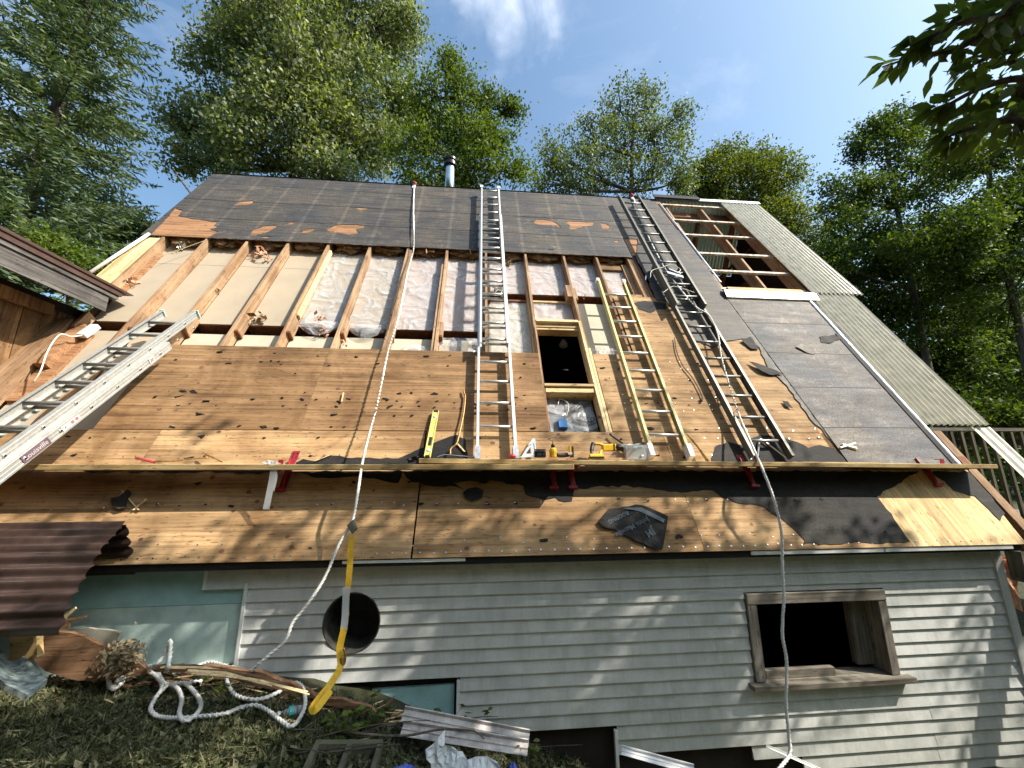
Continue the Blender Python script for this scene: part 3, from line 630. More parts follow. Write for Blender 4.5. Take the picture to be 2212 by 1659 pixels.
# far slope
YR, ZR = W(0, RID+.02, 0).y, W(0, RID+.02, 0).z
SB = Vector((0, math.cos(TH), -math.sin(TH))); NB = Vector((0, math.sin(TH), math.cos(TH)))
WB = lambda x, s, h: Vector((x, YR, ZR))+SB*s+NB*h
corr('far_roof_sheet', 3.7, 5.62, .02, 1.48, .013, .0762, lambda x, s, h: WB(x, s, h-.03), M['green'], 'greenish corrugated sheet lit on the far slope')
part('far_roof_deck', MB().box(WB(-.7, 4.2, -.03), XS*4.35, SB*4.2, NB*.012), M['feltb'], house)
for x, s0, s1 in ((4.62, .1, 1.6), (5.40, 0.1, 1.9), (5.0, 1.5, 3.5)): part('far_rafter', MB().box(WB(x, (s0+s1)/2, -.11), XS*.025, SB*(s1-s0)/2, NB*.06), M['rafd'], house)
part('far_rafter', MB().box(WB(4.7, 1.38, -.12), XS*.70, SB*.045, NB*.03), M['rafd'], house)
part('brace', MB().beam(WB(5.0, 1.9, -.1), WB(5.9, .9, -.1), NB*.03, SB*.04), M['rafd'], house)
for x in (4.75, 5.75): part('inner_post', MB().wbox(x-.045, x+.045, 7.3, 7.39, -1, 4.0), M['rafd'], house)
part('gable_wall', MB().add([W(3.66, 1.1, -.16), W(3.66, RID-.2, -.16), WB(3.66, 6, -.06)], [(0, 1, 2)]).add([W(3.68, 1.1, -.16), WB(3.68, 6, -.06), W(3.68, RID-.2, -.16)], [(0, 1, 2)]), M['dark'], house, fix=False)
part('gable_wall', MB().add([W(-4.78, 1.1, -.16), W(-4.78, RID-.03, -.02), WB(-4.78, 7.5, -.06)], [(0, 1, 2)]), M['brnz'], house, fix=False)
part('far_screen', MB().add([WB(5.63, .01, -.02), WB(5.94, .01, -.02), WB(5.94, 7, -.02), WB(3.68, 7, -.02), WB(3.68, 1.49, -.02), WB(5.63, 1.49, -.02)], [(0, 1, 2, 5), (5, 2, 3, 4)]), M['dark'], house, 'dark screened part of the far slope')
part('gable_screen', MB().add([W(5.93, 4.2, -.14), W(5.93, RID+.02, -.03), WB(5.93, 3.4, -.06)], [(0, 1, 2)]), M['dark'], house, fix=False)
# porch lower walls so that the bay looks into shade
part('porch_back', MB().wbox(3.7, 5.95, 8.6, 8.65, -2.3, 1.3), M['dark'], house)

# chimney
cb = atY(971, 402, W(0, RID).y+.25); ct = atY(971, 352, W(0, RID).y+.25)
ch = part('stove_pipe', MB().lathe((cb.x, cb.y, cb.z-.5), (0, 0, 1), [(.097, 0), (.097, (ct.z-cb.z)+.40), (.09, (ct.z-cb.z)+.42)], 24), M['stove'], house, 'shiny stove pipe standing behind the ridge', smooth=True)
hz = ct.z-.09
part('pipe_cap', MB().lathe((cb.x, cb.y, hz), (0, 0, 1), [(.10, -.02), (.135, 0), (.135, .055), (.115, .075), (.115, .10), (.14, .12), (.14, .16), (.10, .195)], 24), M['blkm'], ch)
# left rake: pipe, edge panel and trim
part('rake_panel', rsheet([(-5.06, 4.3), (-4.765, 4.3), (-4.765, 5.84), (-5.04, 5.84)], (), -.03, .012), M['plyn'], house)
part('rake_pipe', MB().tube([Q(195, 588, .02), Q(322, 505, .02)], .021, 10), M['whp'], house, 'white tube lying along the left rake', smooth=True)
part('rake_trim', MB().beam(Q(330, 560, -.03), Q(445, 480, -.03)*.0+Q(442, 520, -.03), XS*.004, NN*.004), M['lum'], house)
# drywall, rafters and cut framing under the neighbour's eave at the far left
part('framing_board', MB().rbox(-4.72, -4.52, 2.75, 3.75, -.20, -.13), M['plyo'], house); part('framing_board', MB().rbox(-4.95, -4.75, 2.55, 3.9, -.16, -.02), M['raf'], house)
part('framing_board', MB().rbox(-5.20, -5.0, 2.6, 4.0, -.14, -.0), M['raf'], house); part('framing_board', MB().rbox(-4.72, -4.6, 3.2, 3.85, -.14, -.05), M['plyo'], house)
part('framing_board', MB().rbox(-5.5, -5.25, 2.5, 4.1, -.18, -.06), M['brnz'], house)
part('framing_board', MB().rbox(-4.74, -4.16, 2.35, 3.9, -.20, -.19), M['board'], house)
jb = q(197, 700, -.05)
part('junction_box', MB().box(Q(192, 715, -.07), SS*.09+XS*.02, XS*.04, NN*.03), M['whp'], house, 'white junction box at a cable end')
part('loose_cable', MB().tube(cr_([Q(180, 724, -.06), Q(155, 727, 0), Q(132, 722, .06), Q(115, 738, .08), Q(100, 765, .06), Q(88, 800, .03), Q(72, 826, -.03)], 6), .007, 8), M['cable'], house, 'loose white cable curling from the junction box', smooth=True)

# ---- wall below the eave
YW = 3.555; Z0 = -.672; CH = .0975
def wsheet(poly, holes=(), y=YW, lean=0, ztop=0, back=YW+.012):
    def fn(x, z, d):
        return Vector((x, back if d else y-lean*(ztop-z)/CH, z))
    return region(MB(), poly, holes, fn, 1)
part('wall_backing', MB().wbox(-.05, 2.28, YW+.06, YW+.10, -2.6, -.60).wbox(3.70, 4.86, YW+.06, YW+.10, -2.6, -.60).wbox(2.28, 3.70, YW+.06, YW+.10, -.98, -.60).wbox(2.28, 3.70, YW+.06, YW+.10, -2.6, -1.72).wbox(-4.6, -1.25, YW+.06, YW+.1, -2, -.6).wbox(-1.25, -.05, YW+.06, YW+.10, -2.2, -1.38).wbox(-1.25, -.05, YW+.06, YW+.10, -.9, -.6), M['dark'], house)
circ = [(-.955+.222*math.cos(t), -1.139+.222*math.sin(t)) for t in np.linspace(0, 2*math.pi, 40, endpoint=False)]
wfr = [(2.335, -1.71), (3.665, -1.71), (3.665, -1.012), (2.335, -1.012)]
def pieces(mb):
    par = list(range(len(mb.v)))
    def fnd(a):
        while par[a] != a: par[a] = par[par[a]]; a = par[a]
        return a
    for f in mb.f:
        for a in f[1:]: par[fnd(f[0])] = fnd(a)
    gr = {}
    for f in mb.f: gr.setdefault(fnd(f[0]), []).append(f)
    o = []
    for fs in gr.values():
        ids = sorted({i for f in fs for i in f}); mp_ = {a: b for b, a in enumerate(ids)}; m2 = MB(); m2.add([mb.v[i] for i in ids], [tuple(mp_[i] for i in f) for f in fs])
        xs4 = [v.x for v in m2.v]; zs4 = [v.z for v in m2.v]
        if (max(xs4)-min(xs4)) > .03 and (max(zs4)-min(zs4)) > .008: o.append(m2)
    return o
for k in range(19):
    zt = Z0-CH*k; zb = zt-CH; x0 = -2.075 if k == 0 or zt > -.82 else (-1.765 if zb > -1.60 else (-.095 if zb > -1.97 else (1.145 if zb > -2.22 else 2.25+.42*(k-15))))
    x1 = 4.845; js = sorted(random.sample([.1, .55, 1.7, 2.05, 1.15, 3.9, -.45, 2.9], 2)) if k else [1.66]
    js = [j for j in js if x0+.3 < j < x1-.3]
    if x0 > x1-.2: continue
    spans = []; xs2 = [x0]+js+[x1]
    for a, b in zip(xs2[:-1], xs2[1:]): spans.append((a, b, xs2.index(a)))
    if zt <= -1.012 and zb >= -1.71:
        sp2 = []
        for a, b, i_ in spans:
            if b <= 2.335 or a >= 3.665: sp2.append((a, b, i_)); continue
            if a < 2.335: sp2.append((a, 2.335, i_))
            if b > 3.665: sp2.append((3.665, b, i_))
        spans = sp2
    for a, b, i_ in spans:
        ov = 0 if (a == x0 or abs(a-3.665) < 1e-6) else -.02; off = .0015 if i_ % 2 else 0
        pts = [(a+ov, zb), (b, zb), (b, zt-.0005), (a+ov, zt-.0005)]; hs = []
        if a < -.7 and b > -1.2 and zb < -.91 and zt > -1.37: hs.append(circ)
        if b > 2.335+.001 and a < 3.66 and (zt > -1.012 > zb or zt > -1.71 > zb): hs.append(wfr)
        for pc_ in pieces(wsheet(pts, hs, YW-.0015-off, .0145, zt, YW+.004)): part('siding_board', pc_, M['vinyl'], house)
# trims
part('siding_trim', MB().wbox(-1.79, -1.766, YW-.022, YW+.012, -1.46, Z0-CH*2+.04), M['white'], house); part('siding_trim', MB().wbox(-2.10, -2.076, YW-.022, YW+.012, Z0-CH*2+.0, Z0), M['white'], house)
part('siding_trim', MB().wbox(-.12, -.096, YW-.022, YW+.012, -1.90, -1.57), M['white'], house); part('siding_trim', MB().wbox(1.12, 1.144, YW-.022, YW+.012, -2.3, -1.97), M['white'], house)
part('siding_trim', MB().wbox(-2.1, 4.85, YW-.02, YW+.01, Z0+.002, Z0+.022), M['vinyl'], house)
part('corner_trim', MB().wbox(4.846, 4.925, YW-.024, YW+.06, -2.7, Z0+.03).wbox(4.925, 4.93, YW-.02, YW+.1, -2.7, Z0+.03).wbox(4.835, 4.846, YW-.028, YW-.0, -2.7, Z0+.03), M['vinyl'], house)
part('gable_side_wall', MB().wbox(4.87, 4.915, YW+.03, 8.2, -2.7, -.75), M['brnz'], house)
part('eave_bracket', MB().wbox(5.0, 5.05, YW-.12, YW+.0, -.95, -.72).wbox(4.98, 5.10, YW-.13, YW-.01, -.98, -.95), M['greyz'], house)
# eave: soffit, gap, drip edges
ev = W(0, E_S, -.012)
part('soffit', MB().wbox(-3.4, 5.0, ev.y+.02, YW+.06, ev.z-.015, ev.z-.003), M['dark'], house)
part('fascia', MB().wbox(-3.4, 5.02, ev.y+.012, ev.y+.03, ev.z-.055, ev.z-.004), M['feltb'], house)
for u0, u1 in ((740, 883), (884, 1005)): part('drip_edge', MB().wbox(q(u0, 1204)[0], q(u1, 1204)[0], ev.y+.0, ev.y+.011, ev.z-.028, ev.z-.006), M['white'], house)
for u0, u1 in ((1618, 1905), (1906, 2184)): part('drip_edge', MB().wbox(q(u0, 1176)[0], q(u1, 1170)[0], ev.y-.004, ev.y+.011, ev.z-.034, ev.z-.004), M['white'], house)
part('insulation_tuft', blob((5.14, 3.75, -1.0), (.10, 0, 0), (0, .1, 0), (0, 0, .30), 12, .5, 9), M['insulp'], house, fix=False)
# foam boards
fo = lambda poly, mat, y=YW+.02, b=YW+.055: part('foam_panel', region(MB(), poly, (), lambda x, z, d: Vector((x, b if d else y, z)), 1), mat, house)
fo([(-4.4, -.99), (-2.9, -.985), (-1.80, -.978), (-1.80, -.86), (-2.11, -.862), (-2.11, -.63), (-3.3, -.64), (-4.4, -.66)], M['foam'])
fo([(-4.4, -1.6), (-1.80, -1.6), (-1.80, -.982), (-4.4, -.996)], M['foamd'])
fo([(-1.8, -2.1), (-.14, -2.1), (-.14, -1.615), (-1.8, -1.64)], M['foam'])
# round porthole
pc = Vector((-.955, YW, -1.139))
mbp = MB(); n = 40
vs = []
for yy in (YW-.012, YW+.31):
    for rr in (.222, .213): vs += [(pc.x+rr*math.cos(2*math.pi*k/n), yy, pc.z+rr*math.sin(2*math.pi*k/n)) for k in range(n)]
fs = []
for k in range(n):
    j = (k+1) % n; fs += [(k, j, n+j, n+k), (n+k, n+j, 3*n+j, 3*n+k), (2*n+k, 3*n+k, 3*n+j, 2*n+j), (k, 2*n+k, 2*n+j, j)]
part('round_duct', mbp.add(vs, fs), plain('duct_metal', (.10, .095, .08), .6, .3, .5, 14), house, 'round duct opening cut through the siding'); part('duct_back', MB().lathe(pc+Vector((0, .30, 0)), (0, 1, 0), [(.215, 0), (.215, .01)], 40), plain('duct_inside', (.03, .028, .022), .7, 0, .6, 7), house)
# weathered window frame
def wb(name, x0, x1, y0, y1, z0, z1, m_='greyz'): return bevel(part(name, MB().wbox(x0, x1, y0, y1, z0, z1), M[m_], house), .003)
wb('window_head', 2.345, 3.655, YW-.035, YW+.14, -1.105, -1.022, 'greyx'); wb('window_jamb', 2.345, 2.43, YW-.03, YW+.10, -1.69, -1.106); wb('window_jamb', 3.575, 3.655, YW-.03, YW+.16, -1.69, -1.106)
wb('window_jamb', 3.40, 3.57, YW+.10, YW+.16, -1.66, -1.10)
wb('window_sill', 2.28, 3.74, YW-.085, YW+.16, -1.735, -1.695, 'greyx'); wb('window_sill', 2.47, 3.1, YW+.02, YW+.07, -1.694, -1.63, 'greyx')
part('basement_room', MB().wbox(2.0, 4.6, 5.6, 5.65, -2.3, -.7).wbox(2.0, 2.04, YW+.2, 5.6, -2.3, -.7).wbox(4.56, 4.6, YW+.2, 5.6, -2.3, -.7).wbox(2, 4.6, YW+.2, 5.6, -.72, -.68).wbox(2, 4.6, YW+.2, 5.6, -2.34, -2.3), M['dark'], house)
part('foundation', MB().wbox(-.6, 4.9, YW+.11, YW+.3, -2.9, -1.95), plain('foundation_block', (.06, .06, .05), .9, 0, .3, 8, .4), house)
# ------------------------------------------------------------------ neighbour building at top left
nbr = empty('shed_building', (-6.2, 2.5, -1.5), 'dark board building with brown metal eave meeting the roof at left', 'building')
XE = atX(228, 673, -1).x
e1 = q(228, 673); EX = e1[0]+.0; ez = W(EX, e1[1]).z; ey = W(EX, e1[1]).y
ntop = ez+.0
def nb_(name, x0, x1, y0, y1, z0, z1, mat, label=None): return part(name, MB().wbox(x0, x1, y0, y1, z0, z1), mat, nbr, label)
y0n, y1n = -1.0, ey
nb_('fascia_board', EX-.025, EX, y0n, y1n, ez, ez+.19, M['greyy'], 'silvered fascia board')
nb_('fascia_trim', EX-.0249, EX+.018, y0n, y1n+.1, ez+.195, ez+.235, M['greyy'])
nb_('metal_edge', EX-.03, EX+.035, y0n, y1n+.12, ez+.245, ez+.30, M['brown']); nb_('metal_edge', EX-.12, EX+.05, y0n, y1n+.22, ez+.305, ez+.312, M['brown'])
part('roof_sheet', MB().add([(EX+.05, y0n, ez+.315), (EX+.05, y1n+.25, ez+.315), (EX-2.5, y1n+1.0, ez+1.2), (EX-2.5, y0n, ez+1.2)], [(0, 1, 2, 3)]).add([(EX+.05, y0n, ez+.335), (EX+.05, y1n+.25, ez+.335), (EX+.05, y1n+.25, ez+.315), (EX+.05, y0n, ez+.315)], [(0, 1, 2, 3)]), M['brown'], nbr, fix=False)
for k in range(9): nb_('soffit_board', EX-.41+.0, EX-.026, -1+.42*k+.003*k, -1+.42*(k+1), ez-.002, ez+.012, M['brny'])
nb_('frieze_board', EX-.46, EX-.41, y0n, y1n-.15, ez-.13, ez-.0, M['brnz'])
yy = -1.2; k = 0
while yy < ey+.2:
    wd = .19+.05*random.random(); nb_('wall_board', EX-.50-.006*(k % 2), EX-.48-.006*(k % 2), yy, yy+wd-.006, -2.0, ez-.02, M['brnz']); yy += wd; k += 1
nb_('wall_core', EX-.60, EX-.51, y0n, ey+.6, -2.2, ez+.1, M['dark'])

# ------------------------------------------------------------------ brown corrugated lean-to at left
lt = empty('corrugated_lean_to', (-3.0, 3.0, -1.5), 'brown corrugated lean-to roof with a broken scalloped end', 'shed roof')
Rp = atY(267, 1131, 3.30); zt = Rp.z; yt = 3.30
def cyl_sheet(name, prof, x_end, x0, amp, pitch, mat, seed):
    """sheet whose ribs run along x; prof: points (y,z) from ridge down"""
    P = [Vector((0, a, b)) for a, b in prof]; Ls = [0]
    for a, b in zip(P[:-1], P[1:]): Ls.append(Ls[-1]+(b-a).length)
    T = Ls[-1]; n = int(T/pitch*12); vs = []
    for i in range(n+1):
        l = T*i/n; k = max(j for j in range(len(Ls)) if Ls[j] <= l+1e-9); k = min(k, len(P)-2); t = (l-Ls[k])/(Ls[k+1]-Ls[k]); p = P[k].lerp(P[k+1], t); d = (P[k+1]-P[k]).normalized(); nr = Vector((0, d.z, -d.y))
        p = p+nr*amp*math.cos(2*math.pi*l/pitch)
        xe = x_end(l/T)+.012*noise.noise(Vector((l*20, seed, 0)))+.018*math.cos(2*math.pi*l/pitch+.7)
        for x in (x0, xe): vs += [(x, p.y, p.z), (x, p.y+nr.y*.004, p.z+nr.z*.004)]
    fs = []
    for i in range(n):
        a = i*4; b = a+4; fs += [(a, a+2, b+2, b), (a+1, b+1, b+3, a+3), (a+2, a+3, b+3, b+2), (a, b, b+1, a+1)]
    return part(name, MB().add(vs, fs), mat, lt, smooth=False)
Rb = atY(130, 1372, 2.75)
yb = 2.75; zb_ = Rb.z
def xe_near(t):
    u = 267+(130-267)*min(1, t*1.0)**.8; return (Rp.x)*(1-t**.75)+(Rb.x)*t**.75
cyl_sheet('corrugated_sheet', [(yt, zt), (yt-.25, zt-.13), (yb+.05, zb_+.15), (yb, zb_)], xe_near, -6.2, .017, .085, M['brownc'], 1)
Fb = atY(285, 1238, 3.50)
cyl_sheet('corrugated_sheet', [(yt, zt), (3.50, Fb.z)], lambda t: Rp.x+(Fb.x-Rp.x)*t+.02, -6.2, .014, .085, M['brownc'], 5)
part('end_board', MB().wbox(-6, -3.15, 2.95, 3.0, -1.9, zb_+.1), M['dark'], lt)

# ------------------------------------------------------------------ ladders
def channel(mb, A, B, w_dir, n_dir, depth, flange, t=.003, open_dir=1):
    """C rail as one extruded profile: web parallel to n_dir, flanges pointing along w_dir*open_dir"""
    A, B = Vector(A), Vector(B); wd = w_dir*open_dir; d2 = depth/2
    prof = [(0, -d2), (flange, -d2), (flange, -d2+t), (t, -d2+t), (t, d2-t), (flange, d2-t), (flange, d2), (0, d2)]
    prof += [(0, d2*.82), (-.0035, d2*.76), (-.0035, d2*.62), (0, d2*.56), (0, d2*.1), (-.003, d2*.06), (-.003, -d2*.06), (0, -d2*.1), (0, -d2*.56), (-.0035, -d2*.62), (-.0035, -d2*.76), (0, -d2*.82)]
    vs = [P+wd*a+n_dir*b for P in (A, B) for a, b in prof]; n = len(prof)
    fs = [(i, (i+1) % n, (i+1) % n+n, i+n) for i in range(n)]
    fs += [tuple(range(n)), tuple(range(2*n-1, n-1, -1))]
    return mb.add(vs, fs)
def section(root, A, d, wv, nv, length, width, mat_r, mat_g, first=.15, depth=.072, flange=.026, rr=.0165, out_=1, spacing=.3048):
    for sgn in (-1, 1):
        a = A+wv*sgn*width/2; part('rail', channel(MB(), a, a+d*length, wv, nv, depth, flange, .0035, -sgn*out_), mat_r, root)
    o0 = None; l = first
    while l < length-.05:
        p = A+d*l
        if o0 is None:
            o0 = part('rung', MB().tube([p-wv*(width/2-.002), p+wv*(width/2-.002)], rr, 10), mat_g, root, smooth=True); p0 = p
        else: again(o0, p-p0)
        l += spacing
# middle aluminium extension ladder
A0 = W(.195, 1.93, .06)
l1 = empty('extension_ladder', A0, 'tall aluminium extension ladder standing on the plank left of the window opening', 'ladder')
sfx = Vector((.0, 0, 0))
section(l1, W(.195, 1.95, .085), SS, XS, NN, 4.95, .385, M['alu'], M['alu2'], .36-.0)
section(l1, W(.195, 3.45, .145), SS, XS, NN, 4.43, .345, M['alu'], M['alu2'], .10)
for x in (.015, .375): part('foot_plate', MB().box(W(x-.0, 1.99, .085), XS*.026, SS*.07, NN*.045), M['galv'], l1)
for x in (.03, .36): part('end_cap', MB().box(W(x, 7.91, .145), XS*.028, SS*.045, NN*.045), M['whp'], l1)
# yellow fibreglass ladder
ya, yb_ = W(1.915, 2.03, .07), W(1.97, 4.97, .07)
l3 = empty('fibreglass_ladder', ya, 'short yellow fibreglass ladder right of the window opening', 'ladder')
dd = (yb_-ya).normalized(); wv = (XS-dd*XS.dot(dd)).normalized()
section(l3, ya, dd, wv, NN, (yb_-ya).length, .41, M['fib'], M['alu'], .2, .07, .03)
for sx in (-1, 1):
    part('end_cap', MB().box(yb_+wv*sx*.2+dd*.03, wv*.022, dd*.035, NN*.03), M['whp'], l3)
    part('foot_plate', MB().box(ya+wv*sx*.2-dd*.0, wv*.024, dd*.07, NN*.045), M['whp'], l3)
# dark weathered ladder at right
pa, pb = q(1669, 990, .07), q(1356, 437, .1)
da = W(2.955, 1.96, .07); l4 = empty('weathered_ladder', da, 'tall dull bronze extension ladder tied at the ridge beside the open bay', 'ladder')
section(l4, W(2.965, 1.96, .075), SS, XS, NN, 3.5, .44, M['brz'], M['drk'], .20, .08, .03)
section(l4, W(2.955, 4.35, .15), SS, XS, NN, 3.55, .44, M['brz'], M['drk'], .22, .08, .03)
part('lock_hardware', MB().beam(Q(1440, 590, .17), Q(1475, 600, .17), NN*.02, SS*.03).beam(Q(1445, 582, .18), Q(1470, 592, .18), NN*.012, SS*.015), M['steel'], l4)
part('lock_cord', MB().tube(cr_([Q(1405, 600, .17), Q(1408, 585, .19), Q(1430, 578, .2), Q(1450, 572, .21), Q(1470, 582, .2), Q(1462, 590, .2)], 5), .005, 6).tube(cr_([Q(1430, 634, .17), Q(1450, 620, .18), Q(1463, 620, .18), Q(1500, 632, .17)], 5), .0045, 6), M['cable'], l4, smooth=True)
# foreground aluminium ladder leaning in from the left
T2 = (Q(352, 676, .10)+Q(425, 680, .10))/2; dv = ray(1000, 258).normalized()
tw = (Q(425, 680, .10)-Q(352, 676, .10)).normalized(); wv2 = (tw-dv*tw.dot(dv)).normalized(); nv2 = wv2.cross(dv).normalized()
if nv2.y > 0: nv2 = -nv2
LL = 4.6; A2 = T2-dv*LL
l2 = empty('leaning_ladder', A2, 'bright aluminium extension ladder leaning up from the lower left corner', 'ladder')
section(l2, A2, dv, wv2, nv2, LL, .37, M['alu3'], M['drk'], .08, .085, .032, .017, 1)
section(l2, A2-nv2*.085-dv*0, dv, wv2, nv2, LL-.62, .43, M['alu3'], M['drk'], .14, .085, .032, .017, 1)
for sx in (-1, 1): part('end_cap', MB().box(T2+wv2*sx*.185+dv*.008, wv2*.02, dv*.008, nv2*.046), plain('mint_cap', (.45, .66, .58), .5), l2)
# bolts, stickers and lettering on the near rail
rp_ = A2+wv2*(.185+.0045)
bm_ = MB(); bm2 = MB()
for i in range(15):
    for off, nn2 in ((A2+wv2*.1875, 0), (A2-nv2*.085+wv2*.2175, 0)):
        c = off+dv*(.08+(.06 if off is not None and abs((off-A2).dot(nv2)) > .01 else 0)+.3048*i)
        bm_.lathe(c, wv2, [(.014, 0), (.014, .004), (.010, .007)], 10); bm2.lathe(c, wv2, [(.0085, .004), (.0085, .009)], 8)
part('rung_rivets', bm_, M['alu2'], l2, kind='stuff', smooth=False); part('rivet_centres', bm2, M['blkm'], l2, kind='stuff')
def text_mb(s, size, org, ex, ey, depth=.0008, bold=False):
    cu = bpy.data.curves.new('t', 'FONT'); cu.body = s; cu.size = size; cu.resolution_u = 2; cu.align_x = 'CENTER'; cu.align_y = 'CENTER'
    if bold: cu.offset = size*.02
    ob = bpy.data.objects.new('t', cu); me = bpy.data.meshes.new_from_object(ob); mb = MB(); ez = ex.cross(ey).normalized()
    mb.add([org+ex*v.co.x+ey*v.co.y+ez*depth for v in me.vertices], [tuple(p.vertices) for p in me.polygons])
    bpy.data.objects.remove(ob); bpy.data.curves.remove(cu); bpy.data.meshes.remove(me); return mb
def near_rail(u, v):   # point on the outer face of the lower section's right rail
    P0 = A2-nv2*.085+wv2*.2205; d = ray(u, v); t = P0.dot(wv2)/d.dot(wv2); P = d*t; l = (P-P0).dot(dv); return P0+dv*l
ex, ey = dv, -nv2
if ex.cross(ey).dot(wv2) < 0: ey = -ey
c = near_rail(65, 955); st_ = part('brand_sticker', MB().box(c, dv*.11, nv2*.03, wv2*.0008), plain('sticker_dark', (.16, .10, .13), .5), l2); part('lettering', text_mb('Louisville', .052, c+wv2*.0012, ex, ey), M['label'], st_, fix=False)
c = near_rail(322, 765); st_ = part('size_sticker', MB().box(c, dv*.035, nv2*.028, wv2*.0008), M['label'], l2); part('lettering', text_mb("20'", .045, c+wv2*.0012, ex, ey, bold=True), M['ink'], st_, fix=False)
c = near_rail(143, 898); st_ = part('warning_sticker', MB().box(c, dv*.085, nv2*.022, wv2*.0008), M['label'], l2)
part('warning_dots', MB().lathe(c+dv*.012+wv2*.0006, wv2, [(.015, 0), (.015, .001)], 10).lathe(c+dv*.055+wv2*.0006, wv2, [(.015, 0), (.015, .001)], 10), M['pink'], st_)
part('lettering', text_mb('A', .03, c-dv*.055+wv2*.0012, ex, ey), M['ink'], st_, fix=False)

# ------------------------------------------------------------------ planks and brackets
def plank(u0, v0, u1, v1, wd, th, label, h_out, name='scaffold_plank', mat=None):
    # horizontal board whose outer edge is at h_out from the roof; u,v on its outer top edge
    a = Q(u0, v0, h_out); b = Q(u1, v1, h_out); ax = (b-a).normalized(); o = MB().box((a+b)/2+Vector((0, wd/2, -th/2)), (b-a)/2, Vector((0, wd/2, 0)), Vector((0, 0, th/2)))
    return bevel(thing(name, o, mat or M['plank'], label, 'plank', 'planks laid along the roof brackets'), .004)
plank(-160, 1003, 1240, 1003, .285, .046, 'long lower plank running to the left edge of the roof', .29)
plank(905, 990, 2155, 1003, .245, .042, 'long upper plank carrying the tools, reaching past the right rake', .25)
plank(1712, 997, 1902, 999, .10, .035, 'short pale board lying behind the long plank beside the dark ladder', .12)
def bracket(u, v, label, slant=0, lower=None, xoff=0):
    a = q(u, v, .01); x, s = a; r_ = empty('roof_bracket', W(x, 1.75), label, 'roof bracket', 'red steel roof brackets')
    st = MB().rbox(x-.032, x+.032, 1.98, s+.01, .006, .010)
    part('strap', st, M['redp'], r_)
    sl2 = MB()
    for k in range(3):
        for dx in (-.016, .016): sl2.rbox(x+dx-.004, x+dx+.004, s-.03-.04*k, s-.008-.04*k, .0101, .0112)
    part('nail_slots', sl2, M['blkm'], r_)
    x += xoff
    part('hanger', MB().rbox(x-.024, x+.024, 1.68, 1.98, .006, .012).rbox(x-.024, x-.018, 1.68, 1.98, .006, .035), M['redp'], r_)
    f = W(x, 1.68, .03); part('foot', MB().rbox(x-.05, x+.03, 1.662, 1.685, .006, .045), M['redp'], r_)
    p = W(x, 1.70, .02); e = W(x, 1.86, .05); part('strut', MB().beam(p, e, XS*.010, (e-p).cross(XS).normalized()*.004), M['redp'], r_)
    e = W(x, 1.98, 0)+Vector((0, -.235, -.10)); part('plank_hook', MB().box(e+Vector((0, -.006, .045)), XS*.02, Vector((0, .004, 0)), Vector((0, 0, .048))).box(e+Vector((0, .018, .094)), XS*.02, Vector((0, .026, 0)), Vector((0, 0, .003))), M['redp'], r_)
    return r_
bracket(640, 976, 'red roof bracket with its slotted strap standing above the plank at left')
bracket(1192, 1003, 'left one of the two red roof brackets standing side by side under the tools')
bracket(1231, 1003, 'right one of the two red roof brackets standing side by side under the tools')
bracket(1597, 984, 'red roof bracket at the foot of the dull bronze ladder')
bracket(1976, 988, 'red roof bracket over the clean new plywood near the right end of the plank')
bg_ = MB(); random.seed(3)
def ribbon(pts, wd, nrm, thick=.0015):
    mb = MB(); P = cr_(pts, 6); vs = []
    for i, p in enumerate(P):
        t = (P[min(i+1, len(P)-1)]-P[max(i-1, 0)]).normalized(); s_ = t.cross(nrm).normalized()
        for a in (-1, 1):
            for d in (0, 1): vs.append(p+s_*a*wd/2+nrm*(d*thick))
    fs = []
    for i in range(len(P)-1):
        a = i*4; b = a+4; fs += [(a, b, b+2, a+2), (a+1, a+3, b+3, b+1), (a, a+1, b+1, b), (a+2, b+2, b+3, a+3)]
    fs += [(0, 2, 3, 1), (len(P)*4-4, len(P)*4-3, len(P)*4-1, len(P)*4-2)]
    return mb.add(vs, fs)
def AY(u, v, y): return atY(u, v, y)
bagr = empty('plastic_bag', AY(585, 1003, 3.55), 'clear plastic bag with long tails hanging on the plank beside a red bracket', 'bag')
part('knot', blob(AY(583, 1004, 3.52), (.055, 0, 0), (0, .03, 0), (0, 0, .03), 12, .9, 3), M['clear'], bagr, fix=False)
part('tail', ribbon([AY(592, 1010, 3.49), AY(588, 1035, 3.5), AY(582, 1065, 3.5), AY(575, 1100, 3.5)], .05, Vector((0, -1, 0))), M['clear'], bagr, fix=False)
part('tail', ribbon([AY(597, 1010, 3.5), AY(596, 1035, 3.5), AY(590, 1060, 3.5)], .02, Vector((0, -1, 0))), M['clear'], bagr, fix=False)

# ------------------------------------------------------------------ tools on the planks
ZP = W(0, 0).z*0+Q(1400, 992, .12).z     # top of the upper plank
yP = lambda: 3.70
